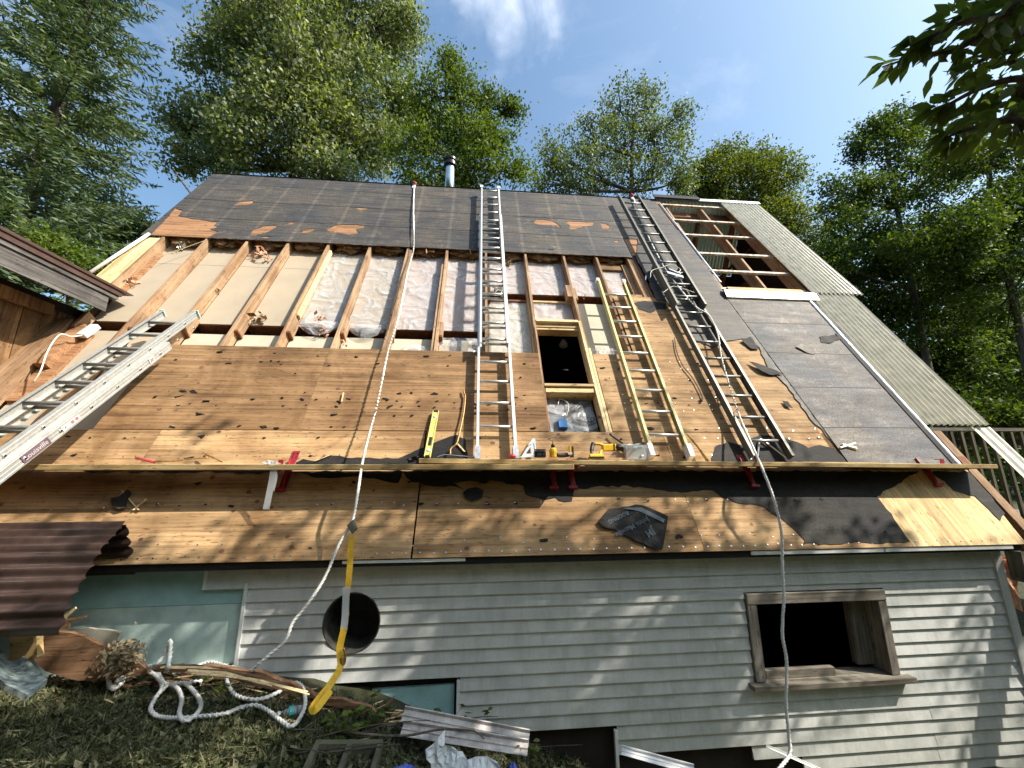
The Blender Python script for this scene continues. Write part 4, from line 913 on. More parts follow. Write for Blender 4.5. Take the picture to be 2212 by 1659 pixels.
# spirit level
la, lb = Q(942, 888, .03), Q(923, 987, .07)
ld = (la-lb).normalized(); lw = XS-ld*XS.dot(ld); lw.normalize(); ln = lw.cross(ld).normalized()
if ln.y > 0: ln = -ln
lev = empty('spirit_level', lb, 'yellow spirit level propped upright against the plywood', 'spirit level')
LLn = (la-lb).length
def lp_(t, wd_=0, o=0): return lb+ld*(LLn*t)+lw*wd_+ln*o
part('body', MB().box(lp_(.5), ld*LLn/2, lw*.028, ln*.006).box(lp_(.5, .026), ld*LLn/2, lw*.004, ln*.013).box(lp_(.5, -.026), ld*LLn/2, lw*.004, ln*.013), M['yelg'], lev)
for t, r_ in ((.13, .021), (.86, .019)): v_ = part('vial_window', MB().lathe(lp_(t, 0, .005), ln, [(r_, 0), (r_, .004), (r_*.75, .006)], 16), M['alu2'], lev); part('vial', MB().lathe(lp_(t, 0, .009), ln, [(r_*.6, 0), (r_*.6, .003)], 14), plain('vial_glass', (.5, .5, .55), .2), v_)
part('hand_slot', MB().box(lp_(.31, 0, .008), ld*.05, lw*.014, ln*.002), M['blk'], lev); part('end_cap', MB().box(lp_(.99), ld*.01, lw*.024, ln*.014), M['blk'], lev); part('end_cap', MB().box(lp_(.012), ld*.008, lw*.018, ln*.0141), M['blk'], lev)
# pry bar
thing('pry_bar', MB().tube(cr_([Q(1001, 842, .03), Q(1003, 850, .03), Q(1005, 857, .03), Q(1002, 890, .04), Q(995, 925, .05), Q(987, 957, .05), Q(978, 965, .05), Q(973, 972, .05), Q(973, 982, .05)], 5), [.009]*41, 8), M['brass'], 'long rusty pry bar with hooked foot leaning left of the aluminium ladder', 'pry bar', smooth=True)
thing('wood_splinter', MB().beam(Q(988, 958, .02), Q(1004, 976, .02), XS*.008, NN*.004), M['lum'], 'short pale wood splinter beside the foot of the pry bar', 'wood scrap')
# dark bent rod lying on the plank
thing('flat_bar', MB().tube(cr_([Q(944, 987, .06), Q(955, 983, .06), Q(968, 982, .06), Q(990, 984, .07), Q(1025, 987, .07)], 5), .006, 8, flat=.5), M['steel'], 'thin grey flat bar lying on the plank right of the level', 'flat bar')
# speed square
sqp = U((1120, 988), (1127, 985), (1150, 947), (1156, 947), (1160, 988), h=.05)
hl = U((1136, 980), (1146, 965), (1148, 980), h=.05)
sqr = empty('speed_square', Q(1140, 988, .05), 'silver triangular speed square leaning beside the aluminium ladder foot', 'square')
part('plate', region(MB(), sqp, [hl], lambda x, s, d: W(x, s, .05-d), .003), M['alu2'], sqr)
part('scale_marks', MB().beam(Q(1153, 957, .052), Q(1156, 984, .052), XS*.0025, NN*.0006).beam(Q(1138, 966, .052), Q(1148, 959, .052), SS*.0025, NN*.0006), M['blkm'], sqr)
# red chalk reel, black battery box
def on(u, v, h=.12): return Q(u, v, h)
thing('chalk_reel', MB().lathe(on(1107, 989), (0, 0, 1), [(.02, 0), (.035, .008), (.036, .018), (.022, .03), (.008, .034)], 16), M['red'], 'small red reel lying between ladder foot and square', 'chalk reel', smooth=True)
ho = empty('black_pouch', on(1166, 989), 'glossy black tool holder beside the square on the plank', 'tool holder')
bevel(part('body', MB().box(on(1166, 981), XS*.055, Vector((0, .04, 0)), Vector((0, 0, .033))), M['blkm'], ho), .014, 3)
part('lid_ridge', MB().box(on(1166, 974)+Vector((0, -.01, .01)), XS*.05, Vector((0, .035, 0)), Vector((0, 0, .004))), M['blk'], ho)
for dx in (-.02, .0, .03): part('highlight_sliver', MB().box(on(1166, 981)+Vector((dx, -.042, -.004)), XS*.006, Vector((0, .002, 0)), Vector((.004, 0, .01))), M['steel'], ho)  # bright steel slivers standing in for highlights on the glossy body
# cordless drill lying on its side
def drill(u, v, label, flip=1):
    c = on(u, v); r_ = empty('cordless_drill', c, label, 'drill')
    b0 = c+Vector((0, 0, .0))
    bevel(part('body', MB().lathe(b0+Vector((0, 0, 0)), (0, 0, 1), [(.022, 0), (.034, .01), (.036, .06), (.03, .085), (.018, .095)], 14), M['yelp'], r_), .002)
    part('chuck', MB().lathe(b0+Vector((0, 0, .095)), (0, 0, 1), [(.018, 0), (.02, .02), (.012, .035), (.004, .037), (.004, .06)], 12), M['blkm'], r_)
    part('grip', MB().tube(cr_([b0+Vector((.03*flip, 0, .03)), b0+Vector((.08*flip, 0, .022)), b0+Vector((.15*flip, 0, .028))], 5), [.021]*11, 10), M['blk'], r_, smooth=True)
    bevel(part('battery', MB().box(b0+Vector((.178*flip, 0, .055)), XS*.014, Vector((0, .035, 0)), Vector((0, 0, .052))), M['blk'], r_), .005)
    part('battery_shell', MB().box(b0+Vector((.163*flip, -.001, .065)), XS*.008, Vector((0, .034, 0)), Vector((0, 0, .045))), M['yelp'], r_)
    part('battery_label', MB().box(b0+Vector((.155*flip, -.037, .04)), XS*.02, Vector((0, .0015, 0)), Vector((0, 0, .010))), M['label'], r_)
    return r_
drill(1195, 989, 'yellow and black cordless drill lying between the pouch and the saw')
# reciprocating saw
rs = empty('reciprocating_saw', on(1310, 990), 'yellow reciprocating saw with black grip and nose lying on the plank', 'power saw')
def s_(du, dv_, dy=0): p = on(1272+du, 988-dv_); return Vector((p.x, p.y+dy, p.z))
part('battery', MB().tube([s_(2, 2), s_(30, 2)], .026, 10), M['yelp'], rs); part('battery_base', MB().box(s_(16, -1), XS*.07, Vector((0, .03, 0)), Vector((0, 0, .008))), M['blk'], rs)
part('grip', MB().tube(cr_([s_(6, 6), s_(6, 15), s_(8, 26), s_(10, 30)], 5), [.016]*5+[.02]*6+[.022]*5, 10), M['blk'], rs, smooth=True)
part('frame', MB().tube(cr_([s_(12, 29), s_(22, 29), s_(30, 26)], 4), .014, 8).tube(cr_([s_(24, 4), s_(26, 12), s_(34, 20)], 4), .014, 8), M['yelp'], rs, smooth=True)
bevel(part('body', MB().beam(s_(28, 20), s_(58, 22), Vector((0, .03, 0)), Vector((.0, 0, .034))), M['yelp'], rs), .012, 3)
part('body_seam', MB().beam(s_(52, 21), s_(54, 21), Vector((0, .032, 0)), Vector((.0, 0, .036))), M['blk'], rs)
part('nose', MB().tube([s_(57, 22), s_(70, 20), s_(84, 14)], [.034, .03, .036], 12), M['blk'], rs, smooth=True)
thing('cardboard_flap', MB().add([s_(42, 0, -.01), s_(76, -1, -.01), s_(76, 9, -.02), s_(52, 12, -.02)] + [s_(42, 0, -.006), s_(76, -1, -.006), s_(76, 9, -.016), s_(52, 12, -.016)], [(0, 1, 2, 3), (7, 6, 5, 4), (0, 4, 5, 1), (2, 6, 7, 3), (1, 5, 6, 2), (0, 3, 7, 4)]), M['tan'], 'small brown cardboard flap under the saw nose', 'cardboard')
# hammer handle behind and clear tote
thing('tool_handle', MB().tube(cr_([Q(1318, 937, .04), Q(1325, 944, .04), Q(1352, 962, .06)], 4), [.014]*2+[.010]*7, 8), M['blk'], 'black tool handle sticking up out of the clear tote', 'tool handle', smooth=True)
tt = empty('clear_tote', on(1372, 992), 'clear plastic tote of fasteners with a red edged tool inside', 'tote box')
tb = [(-.095, -.035), (.10, -.035), (.10, .075), (-.095, .075)]
c0 = on(1372, 993)
bx = MB(); hh = .135
for a, b in zip(tb, tb[1:]+tb[:1]):
    A_ = c0+Vector((a[0], a[1], 0)); B_2 = c0+Vector((b[0], b[1], 0)); bx.beam(A_+Vector((0, 0, hh/2)), B_2+Vector((0, 0, hh/2)), (B_2-A_).cross(Vector((0, 0, 1))).normalized()*.002, Vector((0, 0, hh/2)))
part('tub', bx, M['clear'], tt); part('contents', blob(c0+Vector((0, .02, .045)), (.075, 0, 0), (0, .045, 0), (0, 0, .045), 14, .9, 8), plain('hardware_mix', (.36, .37, .38), .4, .4, .5, 40, .8), tt, fix=False)
part('red_tool', MB().box(c0+Vector((-.07, -.02, .04)), XS*.012, Vector((0, .008, 0)), Vector((0, 0, .04))), M['red'], tt); part('liner_film', blob(c0+Vector((-.01, .01, .125)), (.11, 0, 0), (0, .06, 0), (0, 0, .022), 14, .9, 12), M['clear'], tt, fix=False)
thing('wooden_rod', MB().tube([Q(1484, 937, .05), Q(1508, 965, .06), Q(1530, 997, .08)], [.012, .014, .020], 8), M['plank'], 'round wooden handle leaning right of the yellow ladder foot', 'wooden handle', smooth=True)
# pink gripped pry tool at left
pk = empty('nail_puller', Q(335, 996, .12), 'nail puller with a pink grip and rusty bar lying left on the lower plank', 'nail puller')
part('grip', MB().tube([Q(294, 989, .15), Q(334, 997, .15)], [.012, .016], 10), M['pink'], pk, smooth=True); part('bar', MB().tube(cr_([Q(334, 997, .15), Q(370, 996, .12), Q(405, 992, .10), Q(450, 988, .08)], 5), .010, 8, flat=.6), M['brass'], pk, smooth=True)
part('claw', MB().tube([Q(450, 988, .08), Q(438, 978, .06), Q(480, 998, .08)], .006, 6), M['brass'], pk)
gl = thing('work_glove', blob(Q(893, 992, .14), XS*.05, Vector((0, .04, 0)), Vector((.02, 0, .022)), 10, .8, 17), M['blk'], 'dark work glove with a yellow cuff at the left end of the upper plank', 'glove', fix=False)
thing('clothes_peg_clip', MB().beam(Q(1820, 960, .03), Q(1850, 968, .03), SS*.012, NN*.008).beam(Q(1815, 967, .03), Q(1848, 957, .04), SS*.008, NN*.008).beam(Q(1825, 962, .03), Q(1850, 972, .02), SS*.005, NN*.006), M['cable'], 'cream plastic clamp lying on the grey felt', 'clamp')
thing('thin_cord', MB().tube(cr_([Q(1457, 730, .02), Q(1462, 760, .02), Q(1475, 790, .02), Q(1495, 815, .02), Q(1512, 845, .02), Q(1518, 862, .02)], 5), .006, 6).lathe(Q(1515, 864, .02), SS, [(.012, -.02), (.018, 0), (.012, .02)], 8), M['ink'], 'thin dark cord dangling left of the bronze ladder', 'cord')
thing('wire_bracket', MB().tube(cr_([Q(1637, 985, .03), Q(1640, 955, .03), Q(1646, 950, .03), Q(1680, 975, .03), Q(1700, 990, .03)], 5), .008, 6), M['alu2'], 'bent aluminium wire between the feet of the bronze ladder', 'wire')

# ------------------------------------------------------------------ felt flap and scraps lying on the lower roof
flp = up((1290, 1128), (1312, 1102), (1345, 1095), (1385, 1093), (1410, 1103), (1440, 1118), (1437, 1150), (1428, 1190), (1400, 1182), (1360, 1163), (1325, 1145), (1300, 1140))
fo_ = thing('felt_flap', rsheet(rough(flp, .008, .05), (), .022, .003, 0, 0, .018), M['feltb'], 'large folded flap of printed black roofing felt lying on the lower boards', 'roofing felt')
def textroof(s, u, v, size, ang, h=.026):
    c = Q(u, v, h); e1_ = (XS*math.cos(ang)+SS*math.sin(ang)); e2_ = (-XS*math.sin(ang)+SS*math.cos(ang)); return text_mb(s, size, c, e1_, e2_, bold=True)
def tpart(mb, name='printed_lettering'):
    org = Vector(fo_.location); o = bpy.data.objects.new(name, mk(name, mb, M['inkb'], org, fix=False)); col.objects.link(o); o.parent = fo_
tpart(textroof('Johns Manville', 1366, 1138, .062, math.pi+.40)); tpart(textroof('JM', 1404, 1150, .085, math.pi+.40)); tpart(textroof('ROOFING', 1336, 1117, .048, math.pi+.40))
tpart(MB().add([Q(1345, 1097, .027), Q(1385, 1096, .027), Q(1436, 1121, .027), Q(1434, 1129, .027), Q(1380, 1104, .027)], [(0, 1, 2, 3, 4)]), 'printed_band')
for k, (poly, lab) in enumerate([([(243, 1080), (262, 1076), (280, 1060), (288, 1068), (280, 1082), (278, 1100), (262, 1104), (248, 1096)], 'black felt scrap with three points left of the plastic bag'),
                                 ([(1000, 1066), (1012, 1058), (1030, 1056), (1045, 1062), (1040, 1078), (1020, 1084), (1006, 1078)], 'ragged felt scrap hanging below the plank between the ropes'),
                                 ([(1600, 738), (1620, 730), (1638, 756), (1622, 756)], 'curled felt corner at the top of the bare orange plywood'),
                                 ([(1615, 784), (1640, 792), (1668, 800), (1690, 812), (1660, 812), (1640, 805)], 'long torn felt tongue lying on the orange plywood'),
                                 ([(1688, 868), (1700, 870), (1710, 884), (1696, 880)], 'small dark felt chip above the plank on orange plywood'),
                                 ([(1716, 752), (1730, 745), (1745, 755), (1758, 768), (1738, 764)], 'pale peeled felt patch in the middle of the grey felt'),
                                 ([(1768, 730), (1800, 726), (1812, 735), (1790, 744), (1772, 742)], 'dark torn felt piece at the upper right of the grey felt')]):
    thing('felt_scrap', rsheet(rough(up(*poly), .008, .04), (), .026, .004, 0, 0, .02), M['feltb'] if k != 5 else M['feltg'], lab, 'roofing felt', 'torn scraps of roofing felt')
for k, (a, b, lab) in enumerate([((262, 1058), (300, 1102), 'thin brown lath lying across the small felt scrap'), ((288, 1102), (316, 1078), 'short broken lath to the right of the small felt scrap'),
                                 ((738, 868), (742, 848), 'pale wood sliver stuck to the dark plywood'), ((680, 996), (716, 982), 'long splinter resting on the plank right of the red bracket')]):
    thing('wood_splinter', MB().beam(Q(*a, .02), Q(*b, .02), XS*.007, NN*.004), M['lum'], lab, 'wood scrap')

# ------------------------------------------------------------------ ropes and lanyard
ROPE = dict(n=9, lobes=3, twist=70)
def rope(pts, r, k=10): P = cr_(pts, k); return MB().tube(P, r, 9, 3, 75)
a_ = W(q(897, 396)[0], RID-.05, .02)
up_pts = [a_, Q(893, 450, .05), Q(894, 500, .06), Q(893, 540, .06), Q(880, 590, .08), Q(862, 680, .12), Q(838, 760, .14), Q(818, 860, .18), Q(797, 940, .22), Q(783, 998, .25), AY(775, 1050, 3.38), AY(766, 1105, 3.33), AY(757, 1135, 3.30), AY(735, 1170, 3.28), AY(700, 1250, 3.22), AY(660, 1310, 3.18), AY(632, 1345, 3.15), AY(615, 1385, 3.12), AY(575, 1420, 3.1), AY(540, 1450, 3.1)]
BL = lambda x, y: (x/3, 1106+y/3)
def GR(x, y, dz=.02): u, v = BL(x, y); return G(u, v, dz+.025)
r1 = empty('safety_rope', G(400, 1560), 'white twisted rope from the ridge above the pipe down to the heap on the ground', 'rope')
part('hanging_length', rope(up_pts, .0115, 12), M['rope'], r1, smooth=True)
pile = [GR(1560, 1060), GR(1440, 1045), GR(1330, 1050), GR(1220, 1072), GR(1100, 1098, .04), GR(960, 1100, .06), GR(850, 1120, .07), GR(770, 1160, .05), GR(715, 1210, .04), GR(690, 1190, .05), GR(700, 1130, .07), GR(790, 1095, .08), GR(900, 1078, .06), GR(1010, 1072, .04),
        GR(940, 1060, .06), GR(870, 1050, .05), GR(770, 1080, .06), GR(680, 1120, .05), GR(650, 1150, .04), GR(700, 1170, .06), GR(800, 1160, .07), GR(900, 1130, .07), GR(985, 1150, .05), GR(1035, 1225, .05), GR(990, 1290, .04), GR(965, 1350, .03), GR(1020, 1388, .02), GR(1150, 1392, .02), GR(1300, 1382, .02), GR(1450, 1375, .02), GR(1560, 1335, .02), GR(1660, 1325, .03), GR(1750, 1370, .03), GR(1820, 1435, .03), GR(1885, 1460, .03), GR(1940, 1420, .04), GR(1970, 1330, .06), GR(1950, 1230, .05), GR(1890, 1182, .04), GR(1810, 1225, .03), GR(1700, 1270, .02), GR(1600, 1278, .02), GR(1510, 1235, .02), GR(1465, 1160, .02), GR(1455, 1090, .03), GR(1420, 1045, .03), GR(1330, 1050, .04), GR(1200, 1085, .03), GR(1110, 1100, .03)]
part('coil', rope(pile, .0125, 12), M['rope'], r1, smooth=True)
loop2 = [GR(700, 1140, .06), GR(780, 1180, .05), GR(720, 1225, .04), GR(690, 1160, .06), GR(760, 1120, .09), GR(800, 1170, .08), GR(740, 1200, .07), GR(870, 1140, .09), GR(1020, 1150, .04), GR(1060, 1190, .03), GR(1180, 1190, .03), GR(1260, 1240, .03), GR(1292, 1320, .03), GR(1260, 1390, .03), GR(1195, 1415, .02), GR(1152, 1380, .03), GR(1165, 1290, .04), GR(1135, 1225, .05), GR(1080, 1215, .05), GR(1010, 1265, .04)]
part('coil', rope(loop2, .0125, 12), M['rope'], r1, smooth=True)
part('coil', rope([GR(930, 1080, .05), AY(*BL(1000, 1000), 3.12), AY(*BL(1060, 930), 3.12), AY(*BL(1102, 835), 3.12), AY(*BL(1100, 930), 3.10), AY(*BL(1085, 1020), 3.08), GR(1060, 1100, .04)], .0125, 12), M['rope'], r1, smooth=True)
part('coil', rope([GR(1010, 1120, .04), GR(1060, 1180, .03), GR(1180, 1185, .03), GR(1300, 1160, .03)], .0125, 10), M['rope'], r1, smooth=True)
an = empty('rope_anchor', W(q(897, 396)[0], RID, .02), 'small red and white roof anchor at the ridge end of the left rope', 'roof anchor', 'anchors at the ridge')
part('plate', MB().rbox(q(897, 396)[0]-.03, q(897, 396)[0]+.03, RID-.16, RID+.01, .012, .02), M['flash'], an); part('ring', MB().lathe(W(q(897, 396)[0]+.01, RID-.0, .03), NN, [(.03, 0), (.035, .02), (.02, .04)], 10), M['red'], an)
x2 = q(1367, 433)[0]
an = empty('rope_anchor', W(x2, RID, .02), 'red and white roof anchor at the top of the bronze ladder', 'roof anchor', 'anchors at the ridge')
part('plate', MB().rbox(x2-.03, x2+.03, RID-.14, RID+.02, .02, .03), M['flash'], an); part('ring', MB().lathe(W(x2, RID+.02, .03), NN, [(.035, 0), (.04, .02), (.02, .05)], 10), M['red'], an)
thing('safety_rope', rope([W(x2+.0, RID-.08, .04), Q(1385, 470, .06), Q(1400, 510, .05), Q(1425, 560, .06), Q(1450, 600, .12), Q(1500, 660, .16), Q(1530, 680, .16), Q(1550, 720, .14), Q(1558, 770, .13), Q(1575, 830, .12), Q(1598, 900, .16), Q(1615, 940, .22), Q(1635, 985, .26), AY(1650, 1020, 3.42), AY(1672, 1080, 3.34), AY(1688, 1150, 3.3), AY(1690, 1220, 3.28), AY(1693, 1290, 3.26), AY(1690, 1370, 3.25), AY(1699, 1430, 3.25), AY(1698, 1520, 3.24), AY(1704, 1590, 3.22), AY(1705, 1630, 3.2), AY(1680, 1665, 3.15), AY(1640, 1720, 3.1)], .0115, 12), M['rope'], 'white rope hanging from the ridge past the bronze ladder and the basement window', 'rope', smooth=True)
ln_ = empty('safety_lanyard', AY(760, 1140, 3.28), 'yellow webbing lanyard clipped by a rope grab, hanging in front of the round opening', 'lanyard')
gb = AY(762, 1138, 3.28)
part('rope_grab', MB().box(gb, (.020, 0, .02), (0, .012, 0), (-.022, 0, .032)).box(gb+Vector((0, -.016, 0)), (.012, 0, .012), (0, .004, 0), (-.01, 0, .02)), M['steel'], ln_)
VY = Vector((0, -1, 0))
part('webbing', ribbon([AY(762, 1158, 3.24), AY(757, 1185, 3.23), AY(756, 1220, 3.23), AY(752, 1265, 3.22), AY(747, 1300, 3.22), AY(748, 1330, 3.22)], .042, VY, .003), M['yel'], ln_, fix=False)
part('label_sleeve', ribbon([AY(748, 1268, 3.20), AY(747, 1300, 3.20), AY(745, 1340, 3.20), AY(742, 1360, 3.2)], .047, VY, .003), M['bag'], ln_, fix=False)
part('webbing', ribbon([AY(744, 1355, 3.2), AY(734, 1400, 3.19), AY(735, 1440, 3.16), AY(712, 1480, 3.1), AY(688, 1510, 3.02), AY(675, 1530, 2.95), AY(684, 1530, 2.95), AY(715, 1490, 3.08)], .045, Vector((.3, -1, .1)).normalized(), .003), M['yel'], ln_, fix=False)
part('hook', MB().tube(cr_([AY(742, 1400, 3.17), AY(746, 1415, 3.17), AY(744, 1432, 3.17), AY(738, 1436, 3.17), AY(737, 1420, 3.17)], 5), .008, 8), M['brass'], ln_, smooth=True)

# ------------------------------------------------------------------ deck railing at right
rl = empty('deck_railing', (7.4, 5.2, -1.6), 'weathered wooden deck railing with pickets at the right edge', 'railing')
YF = 5.2
zr = atY(2150, 925, YF).z; xr0 = atY(1985, 925, YF).x
part('top_rail', MB().wbox(xr0-.3, 11.5, YF-.05, YF+.05, zr-.045, zr), M['greyx'], rl); part('pipe_rail', MB().tube([(8.35, YF-.05, zr+.07), (11.5, YF-.05, zr+.05)], .06, 12), M['galv'], rl, smooth=True)
part('lower_rail', MB().wbox(xr0-.3, 11.5, YF-.03, YF+.03, zr-1.35, zr-1.27), M['greyx'], rl); part('middle_rail', MB().wbox(xr0-.3, 11.5, YF+.025, YF+.05, zr-.25, zr-.17), M['dark'], rl)
pk0 = part('picket', MB().wbox(-.02, .02, YF-.045, YF-.008, zr-1.4, zr-.05), M['rail'], rl)
xx = xr0-.2; pk0.location.x += xx; k = 1
while xx < 11: xx += .165; again(pk0, (.165*k, 0, 0)); k += 1
part('post', MB().wbox(8.3, 8.42, YF-.05, YF+.06, -2.4, zr-.046), M['rail'], rl)
part('deck_boards', MB().wbox(6.2, 11.5, YF, 8.5, zr-1.5, zr-1.42), M['greyx'], rl)
bevel(part('rake_beam', MB().rbox(5.16, 5.27, -1.4, 2.36, -.16, -.005), M['raf'], house, 'weathered rake beam past the felt'), .004)
part('rake_beam', MB().rbox(5.11, 5.2, 1.88, 2.0, -.06, .03), M['rafd'], house)

# ------------------------------------------------------------------ debris on the ground
random.seed(11)
def slab(pts, y0, thick, mat, name, label, cat, holes=(), amp=.006):
    P = [AY(u, v, y0) for u, v in pts]; poly = rough([(p.x, p.z) for p in P], amp, .05)
    return thing(name, region(MB(), poly, (), lambda x, z, d: Vector((x, y0+d+.02*noise.noise(Vector((x*3, z*3, y0))), z)), thick), mat, label, cat)
slab([(78, 1378), (110, 1362), (170, 1372), (235, 1405), (300, 1430), (320, 1455), (250, 1470), (170, 1470), (100, 1450), (74, 1425)], 3.36, .03, M['rot'], 'rotten_board', 'broad rotten brown board lying under the corrugated end', 'board')
slab([(155, 1358), (190, 1357), (258, 1368), (240, 1400), (170, 1385)], 3.42, .02, M['pale'], 'pale_offcut', 'pale square offcut resting on the rotten board', 'board')
P4 = [AY(u, v, y) for u, v, y in ((-40, 1392, 3.0), (2, 1402, 3.0), (22, 1430, 2.95), (52, 1417, 2.95), (103, 1466, 2.75), (58, 1500, 2.6), (12, 1478, 2.6), (-40, 1430, 2.7))]
thing('speckled_slab', MB().add(P4+[p-Vector((0, 0, .03)) for p in P4], [(0, 1, 2, 7), (2, 3, 4, 5), (2, 5, 6, 7), tuple(range(15, 7, -1))]+[(i, i+8, (i+1) % 8+8, (i+1) % 8) for i in range(8)]), plain('speckled_board', (.22, .26, .25), .8, 0, .75, 30, .3), 'speckled grey slab tilted in the lower left debris', 'slab')
slab([(330, 1441), (440, 1440), (560, 1450), (660, 1490), (700, 1512), (640, 1502), (540, 1468), (440, 1458), (340, 1452)], 3.25, .04, M['rot'], 'rotten_board', 'long splintered brown board behind the rope heap', 'board')
slab([(690, 1506), (740, 1510), (800, 1528), (812, 1540), (770, 1540), (700, 1522)], 3.2, .03, M['rot'], 'rotten_board', 'red brown splintered board below the yellow lanyard', 'board')
slab([(20, 1372), (80, 1370), (80, 1420), (20, 1430)], 3.0, .04, M['plank'], 'plank_end', 'shadowed wooden plank end under the corrugated sheet', 'board')
fbm = MB(); fc = AY(262, 1420, 3.28); random.seed(41)
for k in range(900):
    p_ = fc+Vector((random.gauss(0, .055), random.gauss(0, .03), random.gauss(0, .045))); d_ = Vector([random.gauss(0, 1) for _ in range(3)]).normalized(); e_ = d_.orthogonal().normalized(); l_ = random.uniform(.008, .03)
    fbm.add([p_-d_*l_, p_+e_*l_*.35, p_+d_*l_, p_-e_*l_*.35], [(0, 1, 2, 3)])
thing('fibreglass_batt', fbm, plain('brown_fibreglass', (.30, .24, .15), .95, 0, .3, 30, 0, .1), 'clump of brown fibreglass insulation behind the rope heap', 'insulation', fix=False)
slab([(120, 1345), (160, 1312), (162, 1316), (128, 1350)], 2.9, .008, M['lum'], 'wood_splinter', 'bright splinter jutting out of the lean-to end', 'wood scrap', amp=.002)
slab([(112, 1362), (122, 1343), (185, 1331), (182, 1336), (150, 1345), (148, 1358)], 2.95, .01, M['plyo'], 'wood_splinter', 'orange split board end under the scalloped sheet', 'wood scrap', amp=.004)
random.seed(17); ds = MB(); dn = MB()
for k in range(420):
    u = random.choice((random.uniform(60, 680), random.uniform(60, 680), random.uniform(560, 1150))); lo_ = 1452 + max(0, u-430)*.20; v = lo_+abs(random.gauss(0, 22))+(8 if u < 1000 else 0)
    a = G(u, min(v, 1665), .015+random.random()*.03); l = random.uniform(.02, .12); an_ = random.gauss(0, .5); d = Vector((math.cos(an_), math.sin(an_)*.7, random.gauss(0, .22))).normalized(); w_ = d.cross(Vector((0, random.uniform(-.5, .5), 1))).normalized(); n_ = d.cross(w_)
    (ds if k % 3 else dn).add([a-d*l-w_*l*.1, a+d*l*.9, a+d*l*.7+w_*l*.12, a-d*l*.8+w_*l*.16, a-d*l-w_*l*.1+n_*.004, a+d*l*.9+n_*.004, a+d*l*.7+w_*l*.12+n_*.004, a-d*l*.8+w_*l*.16+n_*.004], [(0, 1, 2, 3), (7, 6, 5, 4), (0, 4, 5, 1), (1, 5, 6, 2), (2, 6, 7, 3), (3, 7, 4, 0)])
thing('wood_debris', ds, M['rot'], 'broken brown wood chips strewn along the foot of the wall', 'debris', kind='stuff'); thing('wood_debris', dn, M['lum'], 'pale wood slivers strewn among the debris', 'debris', kind='stuff')
# bundle of pale lath behind the rope
random.seed(4)
for k in range(9):
    a = AY(330+random.uniform(-10, 40)+k*12, 1437+k*2.5, 3.1-.02*k); b = AY(520+random.uniform(-20, 60)+k*13, 1452+k*6, 3.05-.015*k)
    mid = (a+b)/2+Vector((0, 0, .02))
    thing('pale_lath', MB().tube([a, mid, b], [.008, .011, .006], 5, flat=.5), M['lum'] if k % 3 else M['rot'], 'one of the split pale laths fanned out behind the rope heap', 'wood scrap', 'split laths behind the rope heap')
# siding / gutter offcuts and white trim at the bottom
def bar(u0, v0, y0, u1, v1, y1, wd, th, mat, name, label, cat, prof=None):
    a = AY(u0, v0, y0); b = AY(u1, v1, y1); d = (b-a).normalized(); sdir = d.cross(Vector((0, -.6, .8))).normalized(); n_ = sdir.cross(d)
    mb = MB(); K = 14; vs = []
    for P in (a, b):
        for i in range(K+1):
            t = i/K-.5; z = th*(1 if abs(t) > .38 else (.35 if abs(t) < .06 else 0))
            vs += [P+sdir*wd*t+n_*z, P+sdir*wd*t+n_*(z-.003)]
    m_ = 2*(K+1); fs = []
    for i in range(K):
        p = 2*i; fs += [(p, p+2, p+2+m_, p+m_), (p+1, p+1+m_, p+3+m_, p+3), (p, p+1, p+3, p+2), (p+m_, p+2+m_, p+3+m_, p+1+m_)]
    fs += [(0, m_, m_+1, 1), (2*K, 2*K+1, 2*K+1+m_, 2*K+m_)]
    return thing(name, mb.add(vs, fs), mat, label, cat)
wm = plain('white_siding_offcut', (.52, .48, .45), .5, 0, .4, 12, .3)
bar(870, 1545, 3.2, 1143, 1598, 3.05, .10, .02, wm, 'siding_offcut', 'grimy white siding offcut running from the foam to the dark gap', 'siding offcut')
bar(868, 1575, 3.1, 1140, 1618, 2.95, .09, .02, wm, 'siding_offcut', 'lower grimy white siding offcut under the plastic sheet', 'siding offcut')
bar(1343, 1622, 3.2, 1500, 1665, 3.0, .06, .015, M['alu'], 'metal_trim', 'shiny metal trim length at the foot of the right siding', 'metal trim')
bar(1655, 1612, 3.35, 1790, 1672, 3.2, .022, .008, M['white'], 'metal_trim', 'white trim length slanting behind the right rope at the bottom', 'metal trim')
# plastic bag and tarp
def crumple(pts, y0, mat, name, label, cat, seed, amp=.06, bulge=.15):
    P = [AY(u, v, y0) for u, v in pts]; poly = [(p.x, p.z) for p in P]; xs3 = [p[0] for p in poly]; zs3 = [p[1] for p in poly]
    n = 34; grid_pts = []
    outer = rough(poly, .01, .03); vs = [Vector(p) for p in outer]; es = [(i, (i+1) % len(outer)) for i in range(len(outer))]
    for i in range(n):
        for j in range(n):
            p = (min(xs3)+(max(xs3)-min(xs3))*(i+random.random())/n, min(zs3)+(max(zs3)-min(zs3))*(j+random.random())/n)
            if pin(p, outer): vs.append(Vector(p))
    r = delaunay_2d_cdt(vs, es, [], 1, 1e-5); zm = min(zs3); mb = MB()
    mb.add([Vector((p.x, y0-bulge*(1-(p.y-zm)/(max(zs3)-zm+1e-6))+amp*noise.fractal(Vector((p.x*7, p.y*7, seed)), .7, 2, 4), p.y)) for p in r[0]], [tuple(f) for f in r[2]])
    return thing(name, mb, mat, label, cat, smooth=False, fix=False)
